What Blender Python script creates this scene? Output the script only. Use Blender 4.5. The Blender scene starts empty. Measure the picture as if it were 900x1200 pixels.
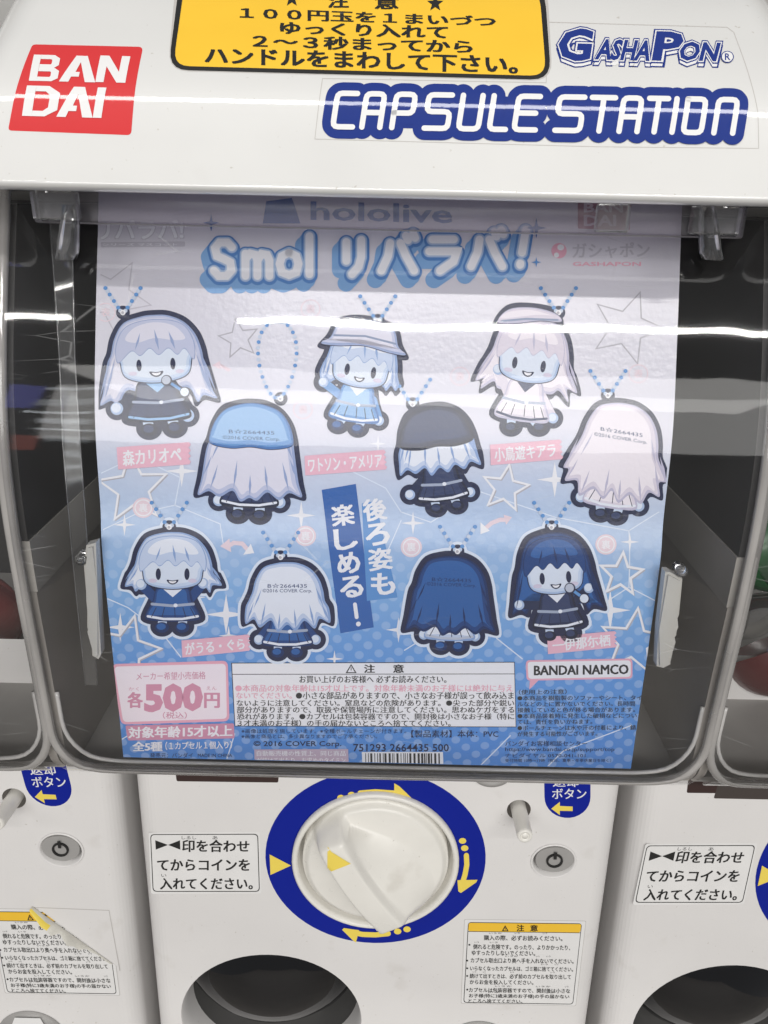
import bpy, bmesh, math, random
from mathutils import Matrix, Vector
random.seed(7)
S = bpy.context.scene
COL = S.collection
R = math.radians
# ------------------------------------------------------------------ camera, world, lamps, exposure
CAMZ, PITCH, ROLL, F = 1.30, 22.0, 1.3, 900.0
CM = Matrix.Rotation(R(90 - PITCH), 4, 'X') @ Matrix.Rotation(R(ROLL), 4, 'Z')
cam = bpy.data.cameras.new('camera'); camo = bpy.data.objects.new('camera', cam); COL.objects.link(camo)
camo.matrix_world = Matrix.Translation((0, 0, CAMZ)) @ CM
cam.sensor_fit = 'VERTICAL'; cam.sensor_height = 24.0; cam.sensor_width = 18.0
cam.lens = F / 1200.0 * 24.0; cam.clip_start = 0.01; cam.clip_end = 50
S.camera = camo
W = bpy.data.worlds.new('World'); S.world = W; W.use_nodes = True
W.node_tree.nodes['Background'].inputs[0].default_value = (0.95, 0.97, 1.0, 1)
W.node_tree.nodes['Background'].inputs[1].default_value = 0.20
S.view_settings.view_transform = 'Standard'; S.view_settings.look = 'None'
S.view_settings.exposure = 0.16; S.view_settings.gamma = 1.0
S.cycles.transparent_max_bounces = 24; S.cycles.max_bounces = 10
def tube_lamp(x, y, z, ln, wd, power, col=(1, .98, .945)):
    l = bpy.data.lights.new('ceiling_tube', 'AREA'); l.shape = 'RECTANGLE'; l.size = ln; l.size_y = wd
    l.energy = power; l.color = col
    o = bpy.data.objects.new('ceiling_tube', l); COL.objects.link(o); o.location = (x, y, z)
tube_lamp(0.0, -0.10, 2.60, 2.6, 0.07, 9)
tube_lamp(0.65, -1.55, 2.62, 2.3, 0.05, 33)
tube_lamp(-2.2, -1.55, 2.62, 2.3, 0.05, 17)
tube_lamp(0.3, -3.2, 2.62, 3.6, 1.3, 62)

# lit shop shelves across the aisle: only their mirror image shows, in the cover at left
def shelf_lamp(x, z, w, h, L, col):
    l = bpy.data.lights.new('shelf_lamp', 'AREA'); l.shape = 'RECTANGLE'; l.size = w; l.size_y = h
    l.energy = math.pi * w * h * L; l.color = col
    o = bpy.data.objects.new('shelf_lamp', l); COL.objects.link(o); o.location = (x, -2.5, z); o.rotation_euler = (R(90), 0, 0)
shelf_lamp(-1.55, 2.16, .13, .34, 2.2, (.22, .24, 1)); shelf_lamp(-1.48, 1.38, .08, .22, 1.6, (1, .25, .18))
shop = bpy.data.lights.new('poster_fill_light', 'AREA'); shop.shape = 'RECTANGLE'; shop.size = 6; shop.size_y = 1.7; shop.energy = 105; shop.color = (1, .985, .96)  # unseen fill light, added to brighten the poster below the hood
shopo = bpy.data.objects.new('poster_fill_light', shop); COL.objects.link(shopo); shopo.location = (0.4, -5.0, 2.5); shopo.rotation_euler = (R(90), 0, 0)
for x, z, w, h, L in ((-1.42, 2.30, .36, .03, 4), (-1.38, 2.10, .30, .10, 2.2), (-1.36, 1.93, .30, .03, 6), (-1.33, 1.78, .26, .09, 3.4), (-1.32, 1.62, .28, .03, 6), (-1.30, 1.45, .24, .10, 1.8)):
    shelf_lamp(x, z, w, h, L, (.88, .95, 1))

# ------------------------------------------------------------------ materials
MATS = {}
def mat(name, col, rough=.5, spec=.5, noise=0.0, nscale=40, bump=0.0, bscale=200, metal=0, coat=0, wear=0):
    if name in MATS: return MATS[name]
    m = bpy.data.materials.new(name); m.use_nodes = True; nt = m.node_tree; b = nt.nodes['Principled BSDF']
    b.inputs['Base Color'].default_value = (*col, 1); b.inputs['Roughness'].default_value = rough
    b.inputs['Specular IOR Level'].default_value = spec; b.inputs['Metallic'].default_value = metal
    b.inputs['Coat Weight'].default_value = coat; b.inputs['Coat Roughness'].default_value = .045; b.inputs['Coat IOR'].default_value = 1.6
    tc = nt.nodes.new('ShaderNodeTexCoord')
    if noise:
        n = nt.nodes.new('ShaderNodeTexNoise'); n.inputs['Scale'].default_value = nscale; n.inputs['Detail'].default_value = 6
        nt.links.new(tc.outputs['Object'], n.inputs['Vector'])
        r = nt.nodes.new('ShaderNodeMapRange'); r.inputs[1].default_value = .3; r.inputs[2].default_value = .7
        r.inputs[3].default_value = 1 - noise; r.inputs[4].default_value = 1.0
        nt.links.new(n.outputs['Fac'], r.inputs[0])
        x = nt.nodes.new('ShaderNodeMix'); x.data_type = 'RGBA'; x.blend_type = 'MULTIPLY'; x.inputs[0].default_value = 1
        x.inputs[6].default_value = (*col, 1); nt.links.new(r.outputs[0], x.inputs[7]); nt.links.new(x.outputs[2], b.inputs['Base Color'])
        if wear:
            w1 = nt.nodes.new('ShaderNodeTexNoise'); w1.inputs['Scale'].default_value = 42; w1.inputs['Detail'].default_value = 5; nt.links.new(tc.outputs['Object'], w1.inputs['Vector'])
            w2 = nt.nodes.new('ShaderNodeMapRange'); w2.inputs[1].default_value = .63; w2.inputs[2].default_value = .74; w2.inputs[3].default_value = 0; w2.inputs[4].default_value = wear; nt.links.new(w1.outputs['Fac'], w2.inputs[0])
            w3 = nt.nodes.new('ShaderNodeTexNoise'); w3.inputs['Scale'].default_value = 380; nt.links.new(tc.outputs['Object'], w3.inputs['Vector'])
            w4 = nt.nodes.new('ShaderNodeMapRange'); w4.inputs[1].default_value = .72; w4.inputs[2].default_value = .78; w4.inputs[3].default_value = 0; w4.inputs[4].default_value = .5; nt.links.new(w3.outputs['Fac'], w4.inputs[0])
            w5 = nt.nodes.new('ShaderNodeMath'); w5.operation = 'MAXIMUM'; nt.links.new(w2.outputs[0], w5.inputs[0]); nt.links.new(w4.outputs[0], w5.inputs[1])
            w6 = nt.nodes.new('ShaderNodeMix'); w6.data_type = 'RGBA'; w6.inputs[7].default_value = (.36, .32, .26, 1); nt.links.new(w5.outputs[0], w6.inputs[0]); nt.links.new(x.outputs[2], w6.inputs[6]); nt.links.new(w6.outputs[2], b.inputs['Base Color'])
        r2 = nt.nodes.new('ShaderNodeMapRange'); r2.inputs[3].default_value = rough * .75; r2.inputs[4].default_value = rough * 1.3
        nt.links.new(n.outputs['Fac'], r2.inputs[0]); nt.links.new(r2.outputs[0], b.inputs['Roughness'])
    if bump:
        n = nt.nodes.new('ShaderNodeTexNoise'); n.inputs['Scale'].default_value = bscale; n.inputs['Detail'].default_value = 3
        nt.links.new(tc.outputs['Object'], n.inputs['Vector'])
        bp = nt.nodes.new('ShaderNodeBump'); bp.inputs['Strength'].default_value = bump; bp.inputs['Distance'].default_value = .001
        nt.links.new(n.outputs['Fac'], bp.inputs['Height']); nt.links.new(bp.outputs[0], b.inputs['Normal'])
    MATS[name] = m; return m
def ink(name, col): return mat('print_' + name, col, .24, .32, bump=.10, bscale=500)
def clear(name, ior=1.5, haze=.02, rough=.03, hazecol=(.8, .8, .8), tint=(1, 1, 1), bump=.02, scratch=.0):
    m = bpy.data.materials.new(name); m.use_nodes = True; nt = m.node_tree; nt.nodes.clear()
    out = nt.nodes.new('ShaderNodeOutputMaterial'); tr = nt.nodes.new('ShaderNodeBsdfTransparent'); tr.inputs[0].default_value = (*tint, 1)
    gl = nt.nodes.new('ShaderNodeBsdfGlossy'); gl.inputs['Roughness'].default_value = rough; gl.inputs[0].default_value = (1, 1, 1, 1)
    fr = nt.nodes.new('ShaderNodeFresnel'); fr.inputs[0].default_value = ior
    df = nt.nodes.new('ShaderNodeBsdfDiffuse'); df.inputs[0].default_value = (*hazecol, 1)
    m1 = nt.nodes.new('ShaderNodeMixShader'); m2 = nt.nodes.new('ShaderNodeMixShader')
    tc = nt.nodes.new('ShaderNodeTexCoord')
    n = nt.nodes.new('ShaderNodeTexNoise'); n.inputs['Scale'].default_value = 9; n.inputs['Detail'].default_value = 8
    nt.links.new(tc.outputs['Object'], n.inputs['Vector'])
    mr = nt.nodes.new('ShaderNodeMapRange'); mr.inputs[1].default_value = .35; mr.inputs[2].default_value = .75
    mr.inputs[3].default_value = haze * .4; mr.inputs[4].default_value = haze * 1.8; nt.links.new(n.outputs['Fac'], mr.inputs[0])
    hz = mr.outputs[0]
    if scratch:   # thin random scratches: stretched noise kept only near its mid level
        mp = nt.nodes.new('ShaderNodeMapping'); mp.inputs['Scale'].default_value = (14, 14, 90); mp.inputs['Rotation'].default_value = (0, .5, 0)
        nt.links.new(tc.outputs['Object'], mp.inputs['Vector'])
        n2 = nt.nodes.new('ShaderNodeTexVoronoi'); n2.feature = 'DISTANCE_TO_EDGE'; n2.inputs['Scale'].default_value = 1.2
        nt.links.new(mp.outputs[0], n2.inputs['Vector'])
        lt = nt.nodes.new('ShaderNodeMapRange'); lt.inputs[1].default_value = 0; lt.inputs[2].default_value = .012; lt.inputs[3].default_value = scratch; lt.inputs[4].default_value = 0
        nt.links.new(n2.outputs['Distance'], lt.inputs[0])
        n3 = nt.nodes.new('ShaderNodeTexNoise'); n3.inputs['Scale'].default_value = 25; nt.links.new(tc.outputs['Object'], n3.inputs['Vector'])
        g = nt.nodes.new('ShaderNodeMapRange'); g.inputs[1].default_value = .58; g.inputs[2].default_value = .7; nt.links.new(n3.outputs['Fac'], g.inputs[0])
        mu = nt.nodes.new('ShaderNodeMath'); mu.operation = 'MULTIPLY'; nt.links.new(lt.outputs[0], mu.inputs[0]); nt.links.new(g.outputs[0], mu.inputs[1])
        ad = nt.nodes.new('ShaderNodeMath'); ad.operation = 'ADD'; nt.links.new(hz, ad.inputs[0]); nt.links.new(mu.outputs[0], ad.inputs[1]); hz = ad.outputs[0]
    nt.links.new(hz, m1.inputs[0]); nt.links.new(tr.outputs[0], m1.inputs[1]); nt.links.new(df.outputs[0], m1.inputs[2])
    nt.links.new(fr.outputs[0], m2.inputs[0]); nt.links.new(m1.outputs[0], m2.inputs[1]); nt.links.new(gl.outputs[0], m2.inputs[2])
    if bump:
        n4 = nt.nodes.new('ShaderNodeTexNoise'); n4.inputs['Scale'].default_value = 18; n4.inputs['Detail'].default_value = 2
        nt.links.new(tc.outputs['Object'], n4.inputs['Vector'])
        bp = nt.nodes.new('ShaderNodeBump'); bp.inputs['Strength'].default_value = bump; bp.inputs['Distance'].default_value = .01
        nt.links.new(n4.outputs['Fac'], bp.inputs['Height']); nt.links.new(bp.outputs[0], gl.inputs['Normal']); nt.links.new(bp.outputs[0], fr.inputs['Normal'])
    nt.links.new(m2.outputs[0], out.inputs[0]); MATS[name] = m; return m
WHITE = mat('white_plastic', (.665, .66, .645), .34, .5, noise=.05, nscale=14, bump=.02, bscale=160, coat=1.0, wear=.05)
PANEL = mat('panel_plastic', (.69, .672, .66), .40, .45, noise=.07, nscale=11, bump=.06, bscale=700, wear=.16)
KNOBW = mat('knob_plastic', (.76, .74, .69), .28, .5, noise=.10, nscale=30, bump=.04, bscale=300, wear=.22)
COVER = clear('clear_cover', 1.45, .012, .035, bump=.03, scratch=.25)
EDGE = clear('clear_edge', 1.55, .36, .10, hazecol=(.60, .575, .55), tint=(.86, .86, .88), bump=.15)
HOOK = clear('clear_hook', 1.55, .08, .06, hazecol=(.75, .75, .77), tint=(.9, .9, .9), bump=.2)
FILM = clear('clear_film', 1.45, .07, .05, hazecol=(.6, .6, .6), bump=.1)
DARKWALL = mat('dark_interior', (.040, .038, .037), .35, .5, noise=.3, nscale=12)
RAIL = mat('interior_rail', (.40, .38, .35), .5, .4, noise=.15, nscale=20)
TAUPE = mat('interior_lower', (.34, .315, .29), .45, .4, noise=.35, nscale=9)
TRAY = mat('interior_tray', (.40, .385, .37), .5, .4, noise=.25, nscale=16)
SMOKE = mat('smoked_plastic', (.006, .006, .007), .07, .5, noise=.2, nscale=20)
GREY = mat('grey_plastic', (.30, .29, .28), .4, .45, noise=.15, nscale=25)
LOCK = mat('lock_grey', (.33, .32, .31), .35, .5, noise=.1, nscale=60)
BLACK = mat('print_black', (.012, .012, .012), .35, .45)
DKBROWN = mat('slot_brown', (.035, .018, .016), .4, .4)
NAVYP = mat('machine_blue', (.002, .012, .25), .42, .2)
LOGOB = mat('logo_blue', (.006, .026, .20), .4, .15, bump=.012, bscale=260, coat=.6)
YEL = mat('print_yellow', (.80, .62, .10), .35, .45, noise=.04, nscale=40)
YELS = mat('sticker_yellow', (.82, .50, .035), .3, .45, noise=.04, nscale=40)
REDS = mat('sticker_red', (.60, .022, .025), .4, .3, bump=.012, bscale=260, coat=.8)
STW = mat('sticker_white', (.74, .735, .73), .4, .3, bump=.012, bscale=260, coat=.8)
STP = mat('sticker_paper', (.72, .71, .70), .45, .45, noise=.05, nscale=60)
STE = mat('sticker_edge', (.45, .43, .41), .4, .4)

# ------------------------------------------------------------------ surfaces: a profile in (depth, height) drawn out along x
def ray(px, py):
    return (CM.to_3x3() @ Vector(((px - 450) / F, -(py - 600) / F, -1)))
class Surf:
    def __init__(s, pts, step=None):
        if step:
            d = []
            P = [pts[0]] + list(pts) + [pts[-1]]
            for i in range(1, len(P) - 2):
                for k in range(12):
                    t = k / 12; q = []
                    for c in (0, 1):
                        a, b, e, g = P[i-1][c], P[i][c], P[i+1][c], P[i+2][c]
                        q.append(.5*((2*b) + (e-a)*t + (2*a-5*b+4*e-g)*t*t + (3*b-a-3*e+g)*t**3))
                    d.append(q)
            d.append(list(pts[-1]))
            L = [0]
            for i in range(1, len(d)): L.append(L[-1] + math.hypot(d[i][0]-d[i-1][0], d[i][1]-d[i-1][1]))
            n = max(2, int(L[-1] / step)); out = []; j = 0
            for k in range(n + 1):
                v = L[-1] * k / n
                while j < len(L) - 2 and L[j+1] < v: j += 1
                t = (v - L[j]) / (L[j+1] - L[j]); out.append((d[j][0] + (d[j+1][0]-d[j][0])*t, d[j][1] + (d[j+1][1]-d[j][1])*t))
            pts = out
        s.p = [tuple(q) for q in pts]; s.v = [0]
        for i in range(1, len(s.p)): s.v.append(s.v[-1] + math.hypot(s.p[i][0]-s.p[i-1][0], s.p[i][1]-s.p[i-1][1]))
        s.n = []
        for i in range(len(s.p)):
            a = s.p[max(0, i-1)]; b = s.p[min(len(s.p)-1, i+1)]; l = math.hypot(b[0]-a[0], b[1]-a[1])
            s.n.append(((b[1]-a[1])/l, -(b[0]-a[0])/l))
        s.flat = len(s.p) == 2
    def at(s, x, v, off=0.0):
        V = s.v; i = 0
        if s.flat: i = 0
        else:
            lo, hi = 0, len(V) - 2
            while lo < hi:
                m = (lo + hi + 1) // 2
                if V[m] <= v: lo = m
                else: hi = m - 1
            i = lo
        t = (v - V[i]) / (V[i+1] - V[i])
        D = s.p[i][0] + (s.p[i+1][0]-s.p[i][0])*t; z = s.p[i][1] + (s.p[i+1][1]-s.p[i][1])*t
        tn = min(1, max(0, t)); a = s.n[i]; b = s.n[i+1]
        nD = a[0]+(b[0]-a[0])*tn; nz = a[1]+(b[1]-a[1])*tn
        return Vector((x, D + nD*off, CAMZ + z + nz*off))
    def uv(s, px, py):
        r = ray(px, py); m = r.z / r.y; best = None; n = len(s.p)
        for i in range(n - 1):
            (d0, z0), (d1, z1) = s.p[i], s.p[i+1]
            f0 = z0 - m*d0; f1 = z1 - m*d1
            if f0 == f1: continue
            t = f0 / (f0 - f1)
            lo = -1e9 if i == 0 else -1e-9; hi = 1e9 if i == n - 2 else 1 + 1e-9
            if (lo <= t <= hi):
                D = d0 + (d1-d0)*t
                if D > 0.05 and (best is None or (0 <= t <= 1 and D < best[0]) ):
                    best = (D, s.v[i] + (s.v[i+1]-s.v[i])*t)
        return (best[0] / r.y * r.x, best[1])
HOOD = Surf([(.620,.158),(.50,.146),(.43,.124),(.385,.100),(.352,.076),(.333,.059),(.3195,.0460),(.3100,.0350),(.3035,.0245),(.2985,.0150),(.2953,.0088),(.2925,.0030)], .0016)
CASE = Surf([(.346,.012),(.336,-.010),(.325,-.036),(.314,-.064),(.306,-.092),(.302,-.122),(.301,-.16),(.302,-.2),(.3035,-.252),(.307,-.2665),(.316,-.2745),(.330,-.277)], .0030)
POST = Surf([(.3655,.013),(.3585,-.010),(.342,-.054),(.328,-.092),(.3204,-.1295),(.3148,-.150),(.3105,-.1948),(.3082,-.2413),(.3076,-.2590)], .0040)
FRONT = Surf([(.3884,-.2427),(.3646,-.6234)])

# ------------------------------------------------------------------ objects
def tag(o, label=None, cat=None, group=None, kind=None):
    if label: o['label'] = label
    if cat: o['category'] = cat
    if group: o['group'] = group
    if kind: o['kind'] = kind
    return o
def thing(name, loc, label, cat, group=None):
    o = bpy.data.objects.new(name, None); COL.objects.link(o); o.location = loc; o.empty_display_size = .05
    return tag(o, label, cat, group)
def origin(o):
    v = Vector((0, 0, 0))
    while o: v = v + o.location; o = o.parent
    return v
def obj(name, bm, mats, parent=None, smooth=False, recalc=True, loc=None):
    if recalc: bmesh.ops.recalc_face_normals(bm, faces=bm.faces[:])
    off = origin(parent) if parent else (loc or Vector((0, 0, 0)))
    bmesh.ops.translate(bm, verts=bm.verts[:], vec=-Vector(off))
    me = bpy.data.meshes.new(name); bm.to_mesh(me); bm.free()
    for m in (mats if isinstance(mats, (list, tuple)) else [mats]): me.materials.append(m)
    for p in me.polygons: p.use_smooth = smooth
    o = bpy.data.objects.new(name, me); COL.objects.link(o)
    if parent: o.parent = parent
    elif loc: o.location = loc
    return o
def copy_tree(o, parent, skip=()):
    c = o.copy(); COL.objects.link(c); c.parent = parent
    for ch in list(o.children):
        if ch.name.split('.')[0] in skip or ch.get('once'): continue
        copy_tree(ch, c, skip)
    return c

# ------------------------------------------------------------------ flat print, laid out over the photo's pixels and wrapped on a surface
TXT = {}
def text_mesh(body, bold):
    k = (body, bold)
    if k not in TXT:
        c = bpy.data.curves.new('t', 'FONT'); c.body = body; c.size = 1; c.offset = bold; c.resolution_u = 2
        o = bpy.data.objects.new('t', c); COL.objects.link(o)
        dg = bpy.context.evaluated_depsgraph_get()
        me = bpy.data.meshes.new_from_object(o.evaluated_get(dg))
        vs = [(v.co.x, v.co.y) for v in me.vertices]; fs = [tuple(p.vertices) for p in me.polygons]
        bpy.data.objects.remove(o); bpy.data.curves.remove(c); bpy.data.meshes.remove(me)
        TXT[k] = (vs, fs)
    return TXT[k]
STEP = 1.2e-5
def clip_ok(f):      # convex quad?
    sg = set()
    for i in range(4):
        a, b, c = f.verts[i].co, f.verts[(i+1) % 4].co, f.verts[(i+2) % 4].co
        sg.add(((b.x-a.x)*(c.y-b.y) - (b.y-a.y)*(c.x-b.x)) > 0)
    return len(sg) == 1
class Print:
    def __init__(s, surf, base=1): s.s = surf; s.k = base; s.items = []; s.mats = []
    def mi(s, m):
        if m not in s.mats: s.mats.append(m)
        return s.mats.index(m)
    def add(s, vs, fs, m, k=None, dx=0):
        if k is None: s.k += 1; k = s.k
        s.items.append(([(*s.s.uv(x, y), ) for x, y in vs], fs, s.mi(m), k*STEP))
        return s
    def poly(s, pts, m, k=None): return s.add(pts, [tuple(range(len(pts)))], m, k)
    def ell(s, cx, cy, rx, ry, m, rot=0, n=28, a0=0, a1=360, k=None):
        c, sn = math.cos(R(rot)), math.sin(R(rot)); P = []
        full = abs(a1 - a0) >= 360
        for i in range(n if full else n + 1):
            a = R(a0 + (a1 - a0) * i / n); x, y = rx*math.cos(a), ry*math.sin(a); P.append((cx + x*c - y*sn, cy + x*sn + y*c))
        return s.poly(P, m, k)
    def blob(s, pts, m, k=None, n=5):
        P = []; N = len(pts)
        for i in range(N):
            a, b, c, d = pts[i-1], pts[i], pts[(i+1) % N], pts[(i+2) % N]
            for j in range(n):
                t = j/n
                P.append(tuple(.5*((2*b[q]) + (c[q]-a[q])*t + (2*a[q]-5*b[q]+4*c[q]-d[q])*t*t + (3*b[q]-a[q]-3*c[q]+d[q])*t**3) for q in (0, 1)))
        return s.poly(P, m, k)
    def rrect(s, q, r, m, k=None):       # q: tl tr br bl
        P = []
        for i in range(4):
            p, a, b = Vector(q[i]), Vector(q[i-1]), Vector(q[(i+1) % 4])
            da = (a-p).normalized()*r; db = (b-p).normalized()*r
            for j in range(6):
                t = j/5; P.append(tuple(p + da*(1-t)**2 + db*t*t))
        return s.poly(P, m, k)
    def stroke(s, pts, w, m, closed=False, cap=True, k=None):
        P = [Vector(p) for p in pts]; n = len(P); L = []; Rr = []
        if w > 12:       # wide strokes: one quad per leg, one disc per joint
            if k is None: s.k += 1; k = s.k
            j = 0
            for a, b in zip(P, P[1:]):
                d = (b - a)
                if d.length < 1e-6: continue
                d.normalize(); nn = Vector((-d.y, d.x))*w/2; j += 1
                s.add([tuple(a+nn), tuple(b+nn), tuple(b-nn), tuple(a-nn)], [(0, 1, 2, 3)], m, k + j*.04)
            for p in P: j += 1; s.ell(p.x, p.y, w/2, w/2, m, k=k + j*.04)
            s.k = k + j*.04 - .6; return s
        for i in range(n):
            a = P[i-1] if (closed or i > 0) else None; b = P[(i+1) % n] if (closed or i < n-1) else None
            d1 = (P[i]-a).normalized() if a is not None else None; d2 = (b-P[i]).normalized() if b is not None else None
            if d1 is None: d1 = d2
            if d2 is None: d2 = d1
            t = (d1 + d2)
            t = t.normalized() if t.length > 1e-6 else d1
            nn = Vector((-t.y, t.x)); c = max(.45, nn.dot(Vector((-d1.y, d1.x))))
            L.append(P[i] + nn*w/2/c); Rr.append(P[i] - nn*w/2/c)
        vs = [tuple(p) for p in L + Rr]; fs = []
        for i in range(n if closed else n-1):
            j = (i+1) % n; fs.append((i, j, n+j, n+i))
        if cap and not closed:
            for e, q in ((0, 1), (n-1, n-2)):
                d = (P[e]-P[q]).normalized(); a0 = math.atan2(d.y, d.x); b = len(vs)
                for i in range(9):
                    a = a0 - math.pi/2 + math.pi*i/8; vs.append((P[e].x + w/2*math.cos(a), P[e].y + w/2*math.sin(a)))
                fs.append(tuple(range(b, b+9)))
        return s.add(vs, fs, m, k)
    def text(s, body, q, m, bold=.0, k=None, flipy=False):
        # q = (x0, x1, yl0, yl1, yr0, yr1): left/right ends, top/bottom at each end, or (x0, x1, y0, y1)
        if len(q) == 4 and not isinstance(q[0], tuple): q = (q[0], q[1], q[2], q[3], q[2], q[3])
        if len(q) == 6: q = ((q[0], q[2]), (q[1], q[4]), (q[1], q[5]), (q[0], q[3]))
        cjk = any(ord(ch) > 0x2000 for ch in body) or body.startswith('BANDAI N')
        vs, fs = text_mesh(body, 0.0 if cjk else bold)
        if not vs: return s
        if cjk and bold:      # heavier strokes: the same glyphs a hair to each side
            sh = [(-bold, 0), (bold, 0)] if bold < .02 else [(-bold, -bold*.5), (bold, -bold*.5), (-bold, bold*.5), (bold, bold*.5), (0, 0)]
        else: sh = [(0, 0)]
        x0 = min(v[0] for v in vs); x1 = max(v[0] for v in vs); y0 = min(v[1] for v in vs); y1 = max(v[1] for v in vs)
        if k is None: s.k += 1; k = s.k
        for j, (sx, sy) in enumerate(sh):
            out = []
            for x, y in vs:
                a = (x+sx-x0)/(x1-x0+1e-9); b = (y1-y-sy)/(y1-y0+1e-9)
                out.append(tuple((q[0][i]*(1-a)+q[1][i]*a)*(1-b) + (q[3][i]*(1-a)+q[2][i]*a)*b for i in (0, 1)))
            s.add(out, fs, m, k + j*.18)
        return s
    def star(s, cx, cy, r, m, w=None, inner=.42, n=5, rot=-90, k=None):
        P = [(cx + (r if i % 2 == 0 else r*inner)*math.cos(R(rot + i*180/n)), cy + (r if i % 2 == 0 else r*inner)*math.sin(R(rot + i*180/n))) for i in range(2*n)]
        return s.stroke(P, w, m, closed=True, k=k) if w else s.poly(P, m, k)
    def build(s, name, parent, smooth=True, dx=0.0, clip=None):
        bm = bmesh.new(); lay = bm.verts.layers.float.new('off')
        for vs, fs, mi, off in s.items:
            V = []
            for x, v in vs:
                q = bm.verts.new((x + dx, v, 0)); q[lay] = off; V.append(q)
            for f in fs:
                try: fc = bm.faces.new([V[i] for i in f]); fc.material_index = mi
                except ValueError: pass
        bm.normal_update()
        big = [f for f in bm.faces if len(f.verts) > 4 or (len(f.verts) == 4 and not clip_ok(f))]
        if big: bmesh.ops.triangulate(bm, faces=big, ngon_method='EAR_CLIP')
        if s.s is POST: clip = list(clip or ()) + [((.1252, 0, 0), (1, 0, 0)), ((-.1266, 0, 0), (-1, 0, 0)), ((0, POST.v[-1]-.0004, 0), (0, 1, 0))]
        if clip:
            for co, no in clip:
                bmesh.ops.bisect_plane(bm, geom=bm.verts[:]+bm.edges[:]+bm.faces[:], plane_co=co, plane_no=no, clear_outer=True)
        if not s.s.flat and bm.verts:
            lo = min(v.co.y for v in bm.verts); hi = max(v.co.y for v in bm.verts)
            for sv in s.s.v:
                if lo + 1e-5 < sv < hi - 1e-5:
                    bmesh.ops.bisect_plane(bm, geom=bm.verts[:]+bm.edges[:]+bm.faces[:], dist=1e-7, plane_co=(0, sv, 0), plane_no=(0, 1, 0))
        for v in bm.verts: v.co = s.s.at(v.co.x, v.co.y, v[lay])
        for f in bm.faces:
            f.normal_update()
            if f.normal.y > 0: f.normal_flip()
        return obj(name, bm, s.mats, parent, smooth and not s.s.flat, recalc=False)

# ------------------------------------------------------------------ solid helpers
def circ(n, r, cx=0, cy=0, ry=None): return [(cx + r*math.cos(2*math.pi*i/n), cy + (ry or r)*math.sin(2*math.pi*i/n)) for i in range(n)]
def lathe(bm, surf, c, prof, n=64, cap0=False, cap1=False, ky=1.0, sh=None):
    rings = []
    for j, (r, off) in enumerate(prof):
        d = sh(off) if sh else (0, 0)
        rings.append([bm.verts.new(surf.at(c[0]+d[0]+r*math.cos(2*math.pi*i/n), c[1]+d[1]+ky*r*math.sin(2*math.pi*i/n), off)) for i in range(n)])
    for a, b in zip(rings, rings[1:]):
        for i in range(n): bm.faces.new((a[i], a[(i+1) % n], b[(i+1) % n], b[i]))
    if cap0: bm.faces.new(rings[0])
    if cap1: bm.faces.new(rings[-1])
def tube(bm, pts, r, n=8):
    P = [Vector(p) for p in pts]; rings = []
    for i, p in enumerate(P):
        t = (P[min(i+1, len(P)-1)] - P[max(i-1, 0)]).normalized()
        u = t.cross(Vector((0, 1, .13))); u = u.normalized() if u.length > .05 else t.cross(Vector((1, 0, 0))).normalized()
        w = t.cross(u); rr = r[i] if isinstance(r, (list, tuple)) else r
        rings.append([bm.verts.new(p + u*rr*math.cos(2*math.pi*k/n) + w*rr*math.sin(2*math.pi*k/n)) for k in range(n)])
    for a, b in zip(rings, rings[1:]):
        for k in range(n): bm.faces.new((a[k], a[(k+1) % n], b[(k+1) % n], b[k]))
    bm.faces.new(rings[0]); bm.faces.new(rings[-1])
def box(bm, x0, x1, y0, y1, z0, z1, bev=0):
    vs = [bm.verts.new((x, y, z)) for x in (x0, x1) for y in (y0, y1) for z in (z0, z1)]
    fs = [bm.faces.new([vs[i] for i in f]) for f in ((0,1,3,2),(4,6,7,5),(0,4,5,1),(2,3,7,6),(0,2,6,4),(1,5,7,3))]
    if bev:
        es = {e for f in fs for e in f.edges}
        bmesh.ops.bevel(bm, geom=list(es), offset=bev, segments=3, affect='EDGES', profile=.5)
def prism(bm, pts2, y0, y1, bev=0):     # outline in (x, z), thickness in y
    a = [bm.verts.new((x, y0, z)) for x, z in pts2]; b = [bm.verts.new((x, y1, z)) for x, z in pts2]; n = len(a)
    f0 = bm.faces.new(a); f1 = bm.faces.new(b[::-1])
    for i in range(n): bm.faces.new((a[i], b[i], b[(i+1) % n], a[(i+1) % n]))
    if bev: bmesh.ops.bevel(bm, geom=list(f0.edges), offset=bev, segments=2, affect='EDGES')
PITCHX = .320
Z = lambda z: CAMZ + z

# ================================================================== the setting
bm = bmesh.new(); box(bm, -1.2, 1.2, .72, .76, 0.0, 1.9)
tag(obj('back_wall', bm, mat('wall_paint', (.25, .24, .23), .8, .2, noise=.1), None), kind='structure')
bm = bmesh.new(); box(bm, -1.2, 1.2, -4, .72, -.02, 0)
tag(obj('floor', bm, mat('floor_vinyl', (.30, .28, .26), .5, .3, noise=.15, nscale=5), None), kind='structure')

# ================================================================== the middle capsule machine
G = 'capsule machines standing side by side'
M = thing('capsule_machine', (0, .5, .45), 'white capsule machine holding the blue keychain poster, whole in the middle of the row', 'capsule machine', G)
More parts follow.
